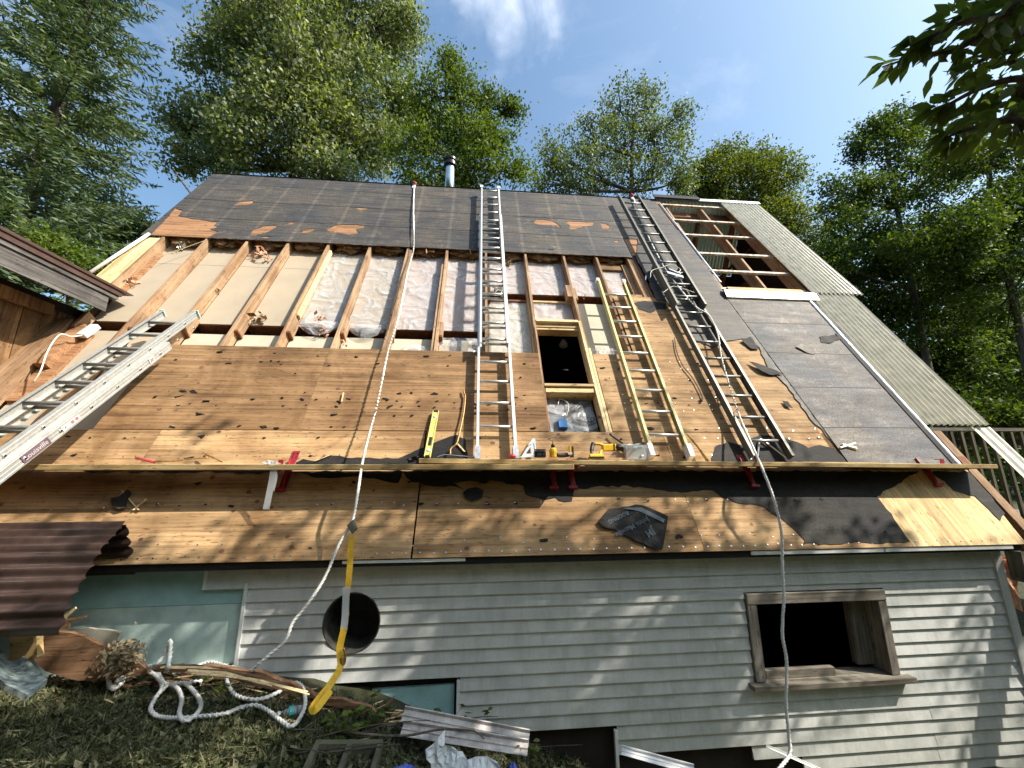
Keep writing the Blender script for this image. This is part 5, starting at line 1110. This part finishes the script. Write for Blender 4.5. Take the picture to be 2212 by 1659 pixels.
crumple([(922, 1605), (940, 1595), (962, 1576), (962, 1600), (990, 1612), (1010, 1625), (1040, 1620), (1075, 1627), (1085, 1640), (1110, 1652), (1122, 1640), (1128, 1665), (1100, 1680), (960, 1665), (935, 1640)], 2.95, M['bag'], 'plastic_sheet', 'crumpled translucent white plastic sheet at the bottom edge', 'plastic sheet', 2)
crumple([(1040, 1668), (1070, 1655), (1110, 1650), (1150, 1668), (1120, 1700), (1050, 1700)], 2.85, M['blue'], 'blue_tarp', 'scrap of blue tarp showing below the white plastic sheet', 'tarp', 5)
crumple([(815, 1668), (850, 1655), (890, 1656), (930, 1668), (900, 1690), (830, 1690)], 2.75, M['blue'], 'blue_tarp', 'scrap of blue tarp at the bottom edge left of the white plastic', 'tarp', 6)
# bottle
b0 = G(600, 1556, .03); b1 = G(652, 1550, .035); bd = (b1-b0).normalized(); bl = (b1-b0).length
bt = empty('water_bottle', b0, 'clear plastic water bottle with a turquoise band inside the rope loop', 'bottle')
part('body', MB().lathe(b0, bd, [(.012, 0), (.012, .02), (.028, .06), (.032, .08), (.031, .12), (.033, bl*.7), (.031, bl*.85), (.03, bl)], 16), M['clear'], bt, smooth=True); part('cap', MB().lathe(b0-bd*.008, bd, [(.014, 0), (.014, .016)], 12), M['whp'], bt)
part('band', MB().lathe(b0+bd*bl*.38, bd, [(.0335, 0), (.0335, bl*.2)], 16), plain('turquoise_label', (.05, .45, .48), .4), bt)
# black scraps
for k, (pts_, y_, lab) in enumerate([([(405, 1580), (450, 1575), (485, 1585), (478, 1605), (420, 1610)], 2.75, 'flat black felt scrap on the grass below the rope loops'), ([(468, 1545), (500, 1535), (515, 1540), (500, 1560), (475, 1562)], 2.95, 'small black felt curl beside the rope by the bottle')]):
    P = [G(u, v, .02) for u, v in pts_]; thing('felt_scrap', MB().add(P+[p-Vector((0, 0, .006)) for p in P], [tuple(range(5)), tuple(range(9, 4, -1))]+[(i, i+5, (i+1) % 5+5, (i+1) % 5) for i in range(5)]), M['feltb'], lab, 'roofing felt', 'torn scraps of roofing felt')
# concrete block
cb_ = G(740, 1650, .0); cb = empty('concrete_block', cb_, 'mossy hollow block half buried at the bottom edge', 'block')
bk = MB(); A3 = G(660, 1672, .02); B3 = G(815, 1666, .02); dx = (B3-A3)/2; cc = (A3+B3)/2; dy3 = Vector((0, .13, .02)); up3 = Vector((0, 0, .05))
for t in (-1, 0, 1): bk.box(cc+dx*t*.93, dx*.07, dy3, up3)
for t in (-1, 1): bk.box(cc+dy3*t*.88, dx*.855, dy3*.12, up3*.98)
part('shell', bk, M['conc'], cb)
# sticks
random.seed(12)
sticks = []
for k in range(16):
    u = random.uniform(600, 1150); v = random.uniform(1570, 1655); a = G(u, v, .03); ang = random.gauss(0, .35); ln3 = random.uniform(.2, .55); d = Vector((math.cos(ang), math.sin(ang)*.5, random.uniform(-.05, .1)))
    P = [a, a+d*ln3*.5+Vector((0, 0, random.uniform(0, .03))), a+d*ln3]
    thing('stick', MB().tube(cr_(P, 3), [.005*(1-.09*i) for i in range(7)], 5), M['bark'], 'thin dead stick tangled in the debris along the bottom edge', 'stick', 'sticks in the debris')
bp = cr_([G(720, 1600, .05), AY(860, 1590, 3.0), AY(950, 1576, 2.98), AY(1010, 1577, 2.97), AY(1030, 1582, 2.96), AY(1046, 1596, 2.95)], 5)
brn = thing('fallen_branch', MB().tube(bp, [.008*(1-.025*i) for i in range(len(bp))], 6), M['bark'], 'long dark bare branch lying across the white siding offcuts', 'branch')

# ------------------------------------------------------------------ foliage
def leaves(name, C, n_, size, spread, mat, parent=None, up_bias=.3, droop=0, aspect=.55, label=None, cat=None, kind=None, group=None, sizevar=.35, origin=None, bend=0):
    C = np.asarray(C); K = len(C); idx = np.repeat(np.arange(K), n_)
    P = C[idx]+rng.normal(0, 1, (len(idx), 3))*spread
    d = rng.normal(0, 1, (len(idx), 3)); d[:, 2] -= droop; d /= np.linalg.norm(d, axis=1)[:, None]
    nr = rng.normal(0, 1, (len(idx), 3)); nr[:, 2] += up_bias*3
    e = np.cross(d, nr); e /= np.linalg.norm(e, axis=1)[:, None]; nn2 = np.cross(e, d)
    s = size*(1+rng.uniform(-sizevar, sizevar, len(idx)))[:, None]
    if bend:
        V = np.stack([P-d*s*.5, P-d*s*.12+e*s*aspect*.5+nn2*s*.08, P+d*s*.2+e*s*aspect*.38+nn2*s*.05, P+d*s*.55-nn2*s*.08, P+d*s*.2-e*s*aspect*.38+nn2*s*.05, P-d*s*.12-e*s*aspect*.5+nn2*s*.08], 1).reshape(-1, 3); k = 6
        base = np.arange(len(idx))[:, None]*6; Fq = np.concatenate([base+np.array([0, 1, 2, 3]), base+np.array([0, 3, 4, 5])])
    else:
        V = np.stack([P-d*s*.5, P+e*s*aspect*.5, P+d*s*.5, P-e*s*aspect*.5], 1).reshape(-1, 3); Fq = np.arange(len(V)).reshape(-1, 4)
    org = np.array(root_of(parent).location) if parent else (np.array(origin) if origin is not None else V.mean(0))
    me = mesh_np(name, V-org, Fq); me.materials.append(mat); o = bpy.data.objects.new(name, me); col.objects.link(o)
    if parent: o.parent = parent
    else: o.location = org
    return tag(o, label, cat, group, kind)
def lobe_px(u, v, r, Y): c = atY(u, v, Y); dep = c.dot(FW); return (np.array(c), r/F*dep)
def tree(label, base, lobes, mat, dens, size, tr=.16, cat='tree', nper=16, group=None, name='broadleaf_tree', fill=.35, sub=8, droop=.3, branches=True, upb=.3):
    root = empty(name, base, label, cat, group); base = Vector(base); cl = []
    top = max(lobes, key=lambda l: l[0][2]); tp = Vector(top[0]); cx_ = sum((Vector(l[0]) for l in lobes), Vector())/len(lobes)
    mb = MB(); mid = base.lerp(cx_, .55); mid.x += .3; P = cr_([base, base.lerp(mid, .5)+Vector((.1, 0, 0)), mid, cx_.lerp(tp, .5), tp], 5)
    mb.tube(P, [tr*(1-.85*i/(len(P)-1)) for i in range(len(P))], 8)
    for c, r in lobes:
        c = np.asarray(c, float)
        # sub-lobes make the outline uneven
        subs = [(c, r*.72)]
        for k in range(sub):
            dd_ = rng.normal(0, 1, 3); dd_ /= np.linalg.norm(dd_); subs.append((c+dd_*r*rng.uniform(.55, .95), r*rng.uniform(.22, .45)))
        for sc_, sr_ in subs:
            nK = max(3, int(dens*1.15*sr_**2)); dd_ = rng.normal(0, 1, (nK, 3)); dd_ /= np.linalg.norm(dd_, axis=1)[:, None]; rad = sr_*np.where(rng.random(nK) < fill, rng.random(nK)**.5, rng.uniform(.75, 1.08, nK))
            cl.append(sc_+dd_*rad[:, None]*np.array([1, 1, .85]))
        if branches:
            cv = Vector(c); t0 = P[min(len(P)-2, max(4, int(len(P)*.55)))].lerp(cx_, .2); t0 = min(P[4:], key=lambda p: (p-cv).length+max(0, p.z-cv.z)*3)
            m_ = t0.lerp(cv, .5)+Vector((0, 0, -.06*(cv-t0).length)); mb.tube(cr_([t0, m_, cv], 4), [tr*.42*(1-.1*i) for i in range(9)], 6)
            for sc_, sr_ in subs[1:]:
                s2 = Vector(sc_); t1 = cv.lerp(t0, .25); mb.tube(cr_([t1, t1.lerp(s2, .5)+Vector((0, 0, -.05)), s2], 3), [tr*.16*(1-.1*i) for i in range(7)], 5)
    part('trunk', mb, M['bark'], root, smooth=True, fix=False)
    leaves('crown', np.concatenate(cl), int(nper*2.2), size, size*np.array([1.75, 1.75, 1.0]), mat, parent=root, droop=droop, up_bias=upb)
    return root
def LB(Y, *ls): return [lobe_px(u, v, r, Y+dy) for (u, v, r, dy) in ls]
def gb_(u, Y): p = atY(u, 700, Y); return (p.x, Y, gz(p.x, Y))
tree('big grey green poplar towering behind the left half of the ridge', gb_(640, 16), LB(15, (620, -40, 120, 0), (760, -20, 130, 0), (520, 40, 70, 0), (600, 90, 120, -1), (740, 100, 130, 0), (860, 60, 62, 0), (520, 160, 85, 0), (640, 200, 130, -1), (780, 210, 110, 0), (450, 250, 75, 0), (385, 262, 42, 0), (560, 290, 95, -1), (680, 310, 100, -1), (460, 330, 62, 0), (400, 345, 35, 0), (800, 330, 80, 0), (720, 370, 60, -1), (880, 260, 60, 1)), M['leafA'], 26, .17, .3, upb=.2)
tree('bright yellow green maple behind the stove pipe', gb_(1020, 13), LB(12.5, (985, 180, 42, 0), (1050, 230, 45, 0), (930, 210, 60, 0), (1010, 280, 80, 0), (1080, 300, 45, 0), (930, 320, 75, 0), (1040, 360, 70, 0), (1110, 370, 40, 0), (900, 390, 50, 0), (975, 400, 50, 0), (975, 140, 22, 0), (1110, 235, 18, 0)), M['leafB'], 34, .13, .2)
tree('airy pale green ash with visible limbs right of the ladder top', gb_(1330, 15), LB(14, (1330, 235, 55, 0), (1400, 235, 50, 0), (1460, 270, 42, 0), (1260, 290, 55, 0), (1340, 310, 80, 0), (1430, 330, 65, 0), (1210, 340, 50, 0), (1280, 370, 65, 0), (1390, 390, 60, 0), (1180, 390, 40, 0), (1470, 390, 35, 0), (1250, 410, 40, 0)), M['leafC'], 20, .13, .2, fill=.6, droop=.8)
tree('rounded yellow green maple above the open roof bay', gb_(1600, 20), LB(18, (1575, 345, 40, 0), (1625, 350, 50, 0), (1540, 385, 55, 0), (1620, 410, 80, 0), (1690, 420, 60, 0), (1500, 410, 45, 0), (1730, 470, 50, 0), (1660, 480, 70, 0), (1750, 520, 50, 0), (1560, 440, 50, 0)), M['leafD'], 24, .16, .25)
tree('tall maple with a leaning top beyond the right rake', gb_(1960, 13), LB(12.5, (1885, 290, 40, 0), (1930, 265, 38, 0), (1860, 320, 30, 0), (1990, 290, 45, 0), (1950, 340, 60, 0), (1830, 420, 60, 0), (1900, 420, 60, 0), (1990, 400, 60, 0), (1850, 500, 70, 0), (1800, 560, 60, 0)), M['leafE'], 39, .13, .18)
tree('dense dark maple filling the right edge', gb_(2150, 11), LB(10.5, (2060, 350, 60, 0), (2150, 340, 70, 0), (2230, 360, 80, 0), (2060, 450, 80, 0), (2160, 460, 90, 0), (2230, 500, 90, 0), (1990, 510, 70, 0), (2080, 560, 90, 0), (2180, 620, 100, 0)), M['leafE'], 45, .12, .22)
tree('low leafy maple beyond the corrugated sheets', gb_(1950, 15), LB(13.5, (1900, 560, 80, 0), (1960, 620, 90, 0), (1880, 660, 70, 0), (2040, 680, 90, 0), (1960, 740, 90, 0), (2120, 740, 100, 0), (2060, 800, 90, 0), (2180, 830, 90, 0), (2200, 700, 80, 0), (1800, 600, 60, 0), (2000, 560, 80, 1), (2130, 640, 90, 2), (2010, 860, 80, 0), (2120, 900, 90, 0), (2210, 920, 90, 0), (1930, 800, 60, 1)), M['leafE'], 36, .14, .18)
tree('small bright shrub peeping over the neighbour roof edge', gb_(170, 10), LB(9.5, (140, 550, 32, 0), (185, 560, 35, 0), (215, 580, 25, 0), (120, 530, 22, 0), (170, 600, 40, 0)), M['leafB'], 60, .11, .05, cat='shrub', name='shrub', sub=4)
for k_, (x_, y_, z_, r_, l_) in enumerate([(-9, -7, 2.5, 3.2, 'leafy tree behind the photographer to the left'), (-2.5, -9, 3, 3.4, 'leafy tree directly behind the photographer'), (4.5, -9, 3, 3.2, 'leafy tree behind the photographer to the right')]):
    tree(l_, (x_, y_, -2.5), [(np.array((x_+dx_, y_+dy_, z_+dz_)), r_*.62) for dx_, dy_, dz_ in ((0, 0, 3.5), (-2, 0, 1), (2, 0, 1), (0, 1, -1.5), (-1.5, 0, -3), (1.5, 0, -3), (1.8, .5, 4))], M['leafE'], 4.5, .36, .25, nper=10, branches=False)
# far wood behind everything
cl = []
for k in range(150):
    x = random.uniform(-42, 75); Y = random.uniform(26, 40)+(6 if x < 12 else 0); h0 = gz(x, Y); hh_ = random.uniform(6, 10)*(1.25 if x > 12 else .8)
    if x > 14: Y *= .85
    for j in range(60): cl.append((x+random.gauss(0, 1.6), Y+random.gauss(0, 1.2), h0+hh_*random.random()**.8))
for k in range(120):
    an_ = random.uniform(math.radians(98), math.radians(282)); r_ = random.uniform(13, 20); x, Y = r_*math.sin(an_)*1.1, r_*math.cos(an_)
    top_ = 16 if math.degrees(an_) > 165 else 9
    h0 = gz(x, Y)
    for j in range(70): cl.append((x+random.gauss(0, 1.5), Y+random.gauss(0, 1.5), h0+top_*random.random()**.8))
far = leaves('distant_wood', np.array(cl), 12, .42, .55, M['leafE'], kind='stuff', label='dark wood rising beyond the house', cat='woodland')
# spruces
def spruce(label, base, H, Rb, mat, seed, name='spruce_tree', levels=70, lo=.12):
    rg = np.random.default_rng(seed); root = empty(name, base, label, 'spruce tree'); b = Vector(base)
    part('trunk', MB().tube([b, b+Vector((0, 0, H*.5)), b+Vector((0, 0, H))], [.26, .16, .02], 8), M['bark'], root, smooth=True, fix=False)
    cards = []; tb_ = MB()
    for l in range(levels):
        f = lo+(1-lo)*(l/levels); z = H*f; L0 = Rb*(1-f)**.85*1.02+.15
        nb2 = 8
        for k in range(nb2):
            az = rg.uniform(0, 2*np.pi); Lb = L0*rg.uniform(.72, 1.15); d = np.array([np.cos(az), np.sin(az), 0]); sd = np.array([-np.sin(az), np.cos(az), 0])
            m = max(4, int(Lb/.11)); base_p = np.array([b.x, b.y, b.z+z+rg.uniform(-.1, .1)])
            def pt(t): return base_p+d*Lb*t+np.array([0, 0, 1])*Lb*(-.30*t+.40*t*t)
            if Lb > 1: tb_.tube([pt(0), pt(.5), pt(1)], [.03, .018, .004], 4)
            for j in range(m):
                t = (j+.5)/m; 
                if t < .15: continue
                tw_ = Lb*.26*(1-t)*min(1, t*2.5)+.10
                for sgn in (-1, 1):
                    dirn = sd*sgn*.8+d*.65+np.array([0, 0, rg.uniform(-.35, .1)]); dirn /= np.linalg.norm(dirn); nc = max(2, int(tw_/.09)); p = pt(t)
                    for i in range(nc):
                        cards.append((p+dirn*tw_*(i+.5)/nc+rg.normal(0, .02, 3), dirn+rg.normal(0, .35, 3)))
            cards.append((pt(1), d+np.array([0, 0, .2])))
    P = np.array([c[0] for c in cards]); D = np.array([c[1] for c in cards]); D /= np.linalg.norm(D, axis=1)[:, None]
    nr = rg.normal(0, 1, D.shape); nr[:, 2] += 1.0; E = np.cross(D, nr); E /= np.linalg.norm(E, axis=1)[:, None]
    ln = rg.uniform(.10, .19, len(P))[:, None]; wd = .032
    V = np.stack([P-D*ln*.6, P+E*wd, P+D*ln, P-E*wd], 1).reshape(-1, 3)-np.array(base)
    me = mesh_np('foliage', V, np.arange(len(V)).reshape(-1, 4)); me.materials.append(mat); o = bpy.data.objects.new('foliage', me); col.objects.link(o); o.parent = root
    part('branches', tb_, M['bark'], root, fix=False); return root
p = atY(185, 40, 11.5); spruce('tall blue green spruce at the upper left corner', (p.x, 11.5, -2), 27, 3.75, M['needle'], 1, levels=74)
p = atY(40, 480, 9.5); spruce('shorter spruce standing in front of the tall one at far left', (p.x-.6, 9.5, -2), 9.4, 2.9, M['needle'], 2, levels=42)
p = atY(-60, 250, 13); spruce('spruce cut off by the left edge of the view', (p.x-.9, 13, -2), 14.5, 3.3, M['needle'], 3, levels=48)
p = atY(300, 470, 17); tree('dark leafy tree low between the spruce and the left rake', gb_(290, 17), LB(16, (250, 470, 60, 0), (290, 500, 50, 0), (200, 500, 60, 0), (270, 540, 60, 0)), M['leafE'], 22, .16, .18)
# dead twig above left rake
thing('dead_twig', MB().tube(cr_([Q(403, 418, .0)+Vector((0, .4, 0)), atY(388, 385, 8.2), atY(374, 363, 8.2)], 4), [.02]*4+[.012]*5, 5), M['bark'], 'bare dead twig sticking up behind the left rake', 'twig')

# overhanging cherry: its trunk stands right of the camera, one bough enters the upper right of the view
ot = empty('overhanging_tree', (5.6, .3, -2.3), 'dark leaved cherry bough reaching in from the upper right corner', 'tree')
tm = MB(); tp0 = Vector((5.6, .3, -2.4)); tm.tube(cr_([tp0, Vector((5.7, .35, .5)), Vector((5.5, .5, 3.5)), Vector((5.2, .8, 6.5))], 5), [.19-.009*i for i in range(16)], 10)
tw = []
def bough(pts, r0, leafn=6):
    P = cr_(pts, 6); tm.tube(P, [r0*(1-.85*i/(len(P)-1)) for i in range(len(P))], 6); return P
def rY(u, v, dist): return ray(u, v).normalized()*dist
boughs = [[Vector((5.5, .5, 2.9)), rY(2300, -30, 4.4), rY(2180, 30, 4.2), rY(2090, 45, 4.2), rY(2010, 78, 4.2), rY(1965, 100, 4.2)], [Vector((5.5, .5, 2.1)), rY(2300, 240, 4.6), rY(2190, 225, 4.5), rY(2110, 245, 4.5), rY(2070, 262, 4.5)], [Vector((5.5, .5, 2.6)), rY(2330, 60, 4.6), rY(2180, 50, 4.4), rY(2060, 110, 4.3), rY(1990, 118, 4.3), rY(1905, 145, 4.3)],
          [Vector((5.5, .5, 2.8)), rY(2330, -40, 4.8), rY(2200, -10, 4.5), rY(2110, 20, 4.5), rY(2040, 45, 4.5)],
          [Vector((5.5, .5, 2.2)), rY(2330, 200, 4.4), rY(2210, 170, 4.2), rY(2120, 190, 4.2), rY(2050, 225, 4.2), rY(2020, 235, 4.2)],
          [Vector((5.5, .5, 1.9)), rY(2330, 290, 4.3), rY(2200, 260, 4.1), rY(2110, 275, 4.1), rY(2060, 290, 4.1), rY(2035, 305, 4.1)],
          [Vector((5.5, .5, 2.4)), rY(2300, 120, 4.7), rY(2190, 110, 4.6), rY(2120, 130, 4.6), rY(2075, 160, 4.6)]]
LP = []; LD = []
for bi, b_ in enumerate(boughs):
    P = bough(b_, .03)
    for i in range(6, len(P)):
        f = i/(len(P)-1); t = (P[i]-P[i-1]).normalized()
        for k in range(3 if f > .6 else 4):
            side = Vector([random.gauss(0, 1) for _ in range(3)]); d = (t*.5+side*.6+Vector((0, 0, -.45))).normalized(); off = side.normalized()*random.uniform(.02, .04 if f > .7 else .15)
            LP.append(P[i]+off+d*.05); LD.append(d)
def leafcards(name, P, D, size, mat, parent):
    P = np.array(P); D = np.array(D); nr = rng.normal(0, .55, D.shape); nr[:, 2] += 1; E = np.cross(D, nr); E /= np.linalg.norm(E, axis=1)[:, None]; Nn = np.cross(E, D); s = size*rng.uniform(.7, 1.2, len(P))[:, None]
    prof = [(-.5, 0, 0), (-.2, .2, .05), (.1, .24, .05), (.35, .12, .02), (.62, 0, -.06), (.35, -.12, .02), (.1, -.24, .05), (-.2, -.2, .05)]
    V = np.stack([P+D*s*a+E*s*b_+Nn*s*c_ for a, b_, c_ in prof], 1).reshape(-1, 3)-np.array(root_of(parent).location); base = np.arange(len(P))[:, None]*8
    Fq = np.concatenate([base+np.array([0, 1, 2, 3]), base+np.array([0, 3, 4, 5]), base+np.array([0, 5, 6, 7])]); me = mesh_np(name, V, Fq); me.materials.append(mat); o = bpy.data.objects.new(name, me); col.objects.link(o); o.parent = parent; return o
# crown overhead, unseen: leaf sprays placed sunward of spots chosen to be dappled
def shade_amt(u, v):
    """how much shade the crown is placed to cast on wall, lower roof or ground at (u,v)"""
    a = 0
    if v > 1480 and u < 1000: a = 1.0
    elif v > 1290 and u < 560: a = .15
    elif v > 1290:
        if u < 560+ (1450-v)*.0: a = .2
        elif u < 960-(v-1300)*1.0+60: a = .2
        elif u < 1500: a = .95
        elif u < 1640: a = .6
        else: a = .05
        if 1560 < u < 1640 and v < 1480: a = .35
    elif v > 1085:
        a = .10 if u < 560 else (.2 if u < 850 else (.26 if u < 1300 else (.4 if u < 1880 else .04)))
    elif v > 840:
        a = .02 if u < 880 else (.10 if u < 1200 else (.16 if u < 1800 else .05))
    return a
SV = Vector((1.1, -.45, 1.25)); rnd2 = random.Random(99); cc_ = []
for k in range(2000):
    u = rnd2.uniform(-100, 2212); v = rnd2.uniform(850, 1700)
    if rnd2.random() > shade_amt(u, v): continue
    if v > 1205 and not (v > 1500 and u < 900): tg = atY(u, v, YW)
    elif v > 1500: tg = G(u, v)
    else: tg = Q(u, v)
    if noise.noise(tg*1.9+Vector((3, 1, 7))) < -.12: continue
    for tr_ in range(6):
        c = tg+SV*(rnd2.uniform(4.8, 8.2)/SV.length*1.25); zc = c.dot(FW); uu, vv = F*c.dot(RT)/zc, F*c.dot(UP)/zc
        if zc < 0 or uu > 1106+190 or vv > 829+190: cc_.append(c); break
for c in cc_[::5]:
    st0 = min([Vector((5.5, .5, 3.0)), Vector((5.4, .6, 4.0)), Vector((5.2, .8, 6.4)), Vector((5.3, .7, 5.2))], key=lambda p: (p-c).length); tm.tube(cr_([st0, st0.lerp(c, .5)+Vector((0, 0, .15)), c], 3), [.035-.0045*i for i in range(7)], 5)
part('trunk', tm, M['bark'], ot, smooth=True, fix=False)
leafcards('bough_leaves', LP, [tuple(d) for d in LD], .11, M['leafF'], ot)
leaves('crown', np.array([tuple(c) for c in cc_]), 13, .10, .10, M['leafF'], parent=ot, up_bias=.5, droop=.5, bend=1)

# ------------------------------------------------------------------ ground cover
pts = []
while len(pts) < 5200:
    u = random.uniform(-60, 1250); v = random.uniform(1452, 1668)
    if v < 1455+max(0, (u-430))*.22: continue
    pts.append(tuple(G(u, v, .008)))
leaves('grass_clippings', np.array(pts), 9, .048, np.array([.03, .03, .008]), M['litter'], up_bias=1.2, aspect=.48, kind='stuff', label='wilted grass clippings and leaves matted over the ground', cat='grass', sizevar=.7)
bpts = [tuple(Vector(p)+Vector((0, 0, .012))) for p in random.sample(pts, 2600)]
leaves('grass_blades', np.array(bpts), 6, .085, np.array([.03, .03, .01]), M['litter'], up_bias=.4, aspect=.06, kind='stuff', label='thin grass blades strewn over the litter', cat='grass', sizevar=.5)
# bramble seedlings
for k, (u, v, y_, n_, lab) in enumerate([(650, 1500, 3.25, 9, 'leafy bramble clump left of the yellow lanyard end'), (800, 1545, 3.15, 16, 'leafy bramble clump growing in front of the low blue foam'), (955, 1545, 3.3, 6, 'thin seedling with four leaves in front of the blue foam'), (1040, 1565, 3.2, 3, 'tiny seedling beside the white offcut'), (740, 1560, 3.0, 16, 'broad leaved weed below the lanyard'), (480, 1470, 3.2, 6, 'small weed among the rope coils'), (1130, 1630, 3.0, 9, 'small weed at the foot of the dark gap')]):
    b = AY(u, v+25, y_); b.z = gz(b.x, b.y); r_ = empty('weed', b, lab, 'weed', None); c = AY(u, v, y_)
    sm = MB(); P_ = []; D_ = []
    for i in range(n_):
        e = c+Vector((random.gauss(0, .07), random.gauss(0, .04), random.gauss(0, .04))); sm.tube([b, b.lerp(e, .5)+Vector((0, 0, .02)), e], [.0025, .002, .0015], 4)
        for j in range(3): P_.append(e+Vector([random.gauss(0, .015) for _ in range(3)])); D_.append(tuple(Vector((random.gauss(0, 1), -.5, random.uniform(-.3, .6))).normalized()))
    part('stems', sm, M['bark'], r_, fix=False); leafcards('leaf_sprays', P_, D_, .05, M['leafB'], r_)
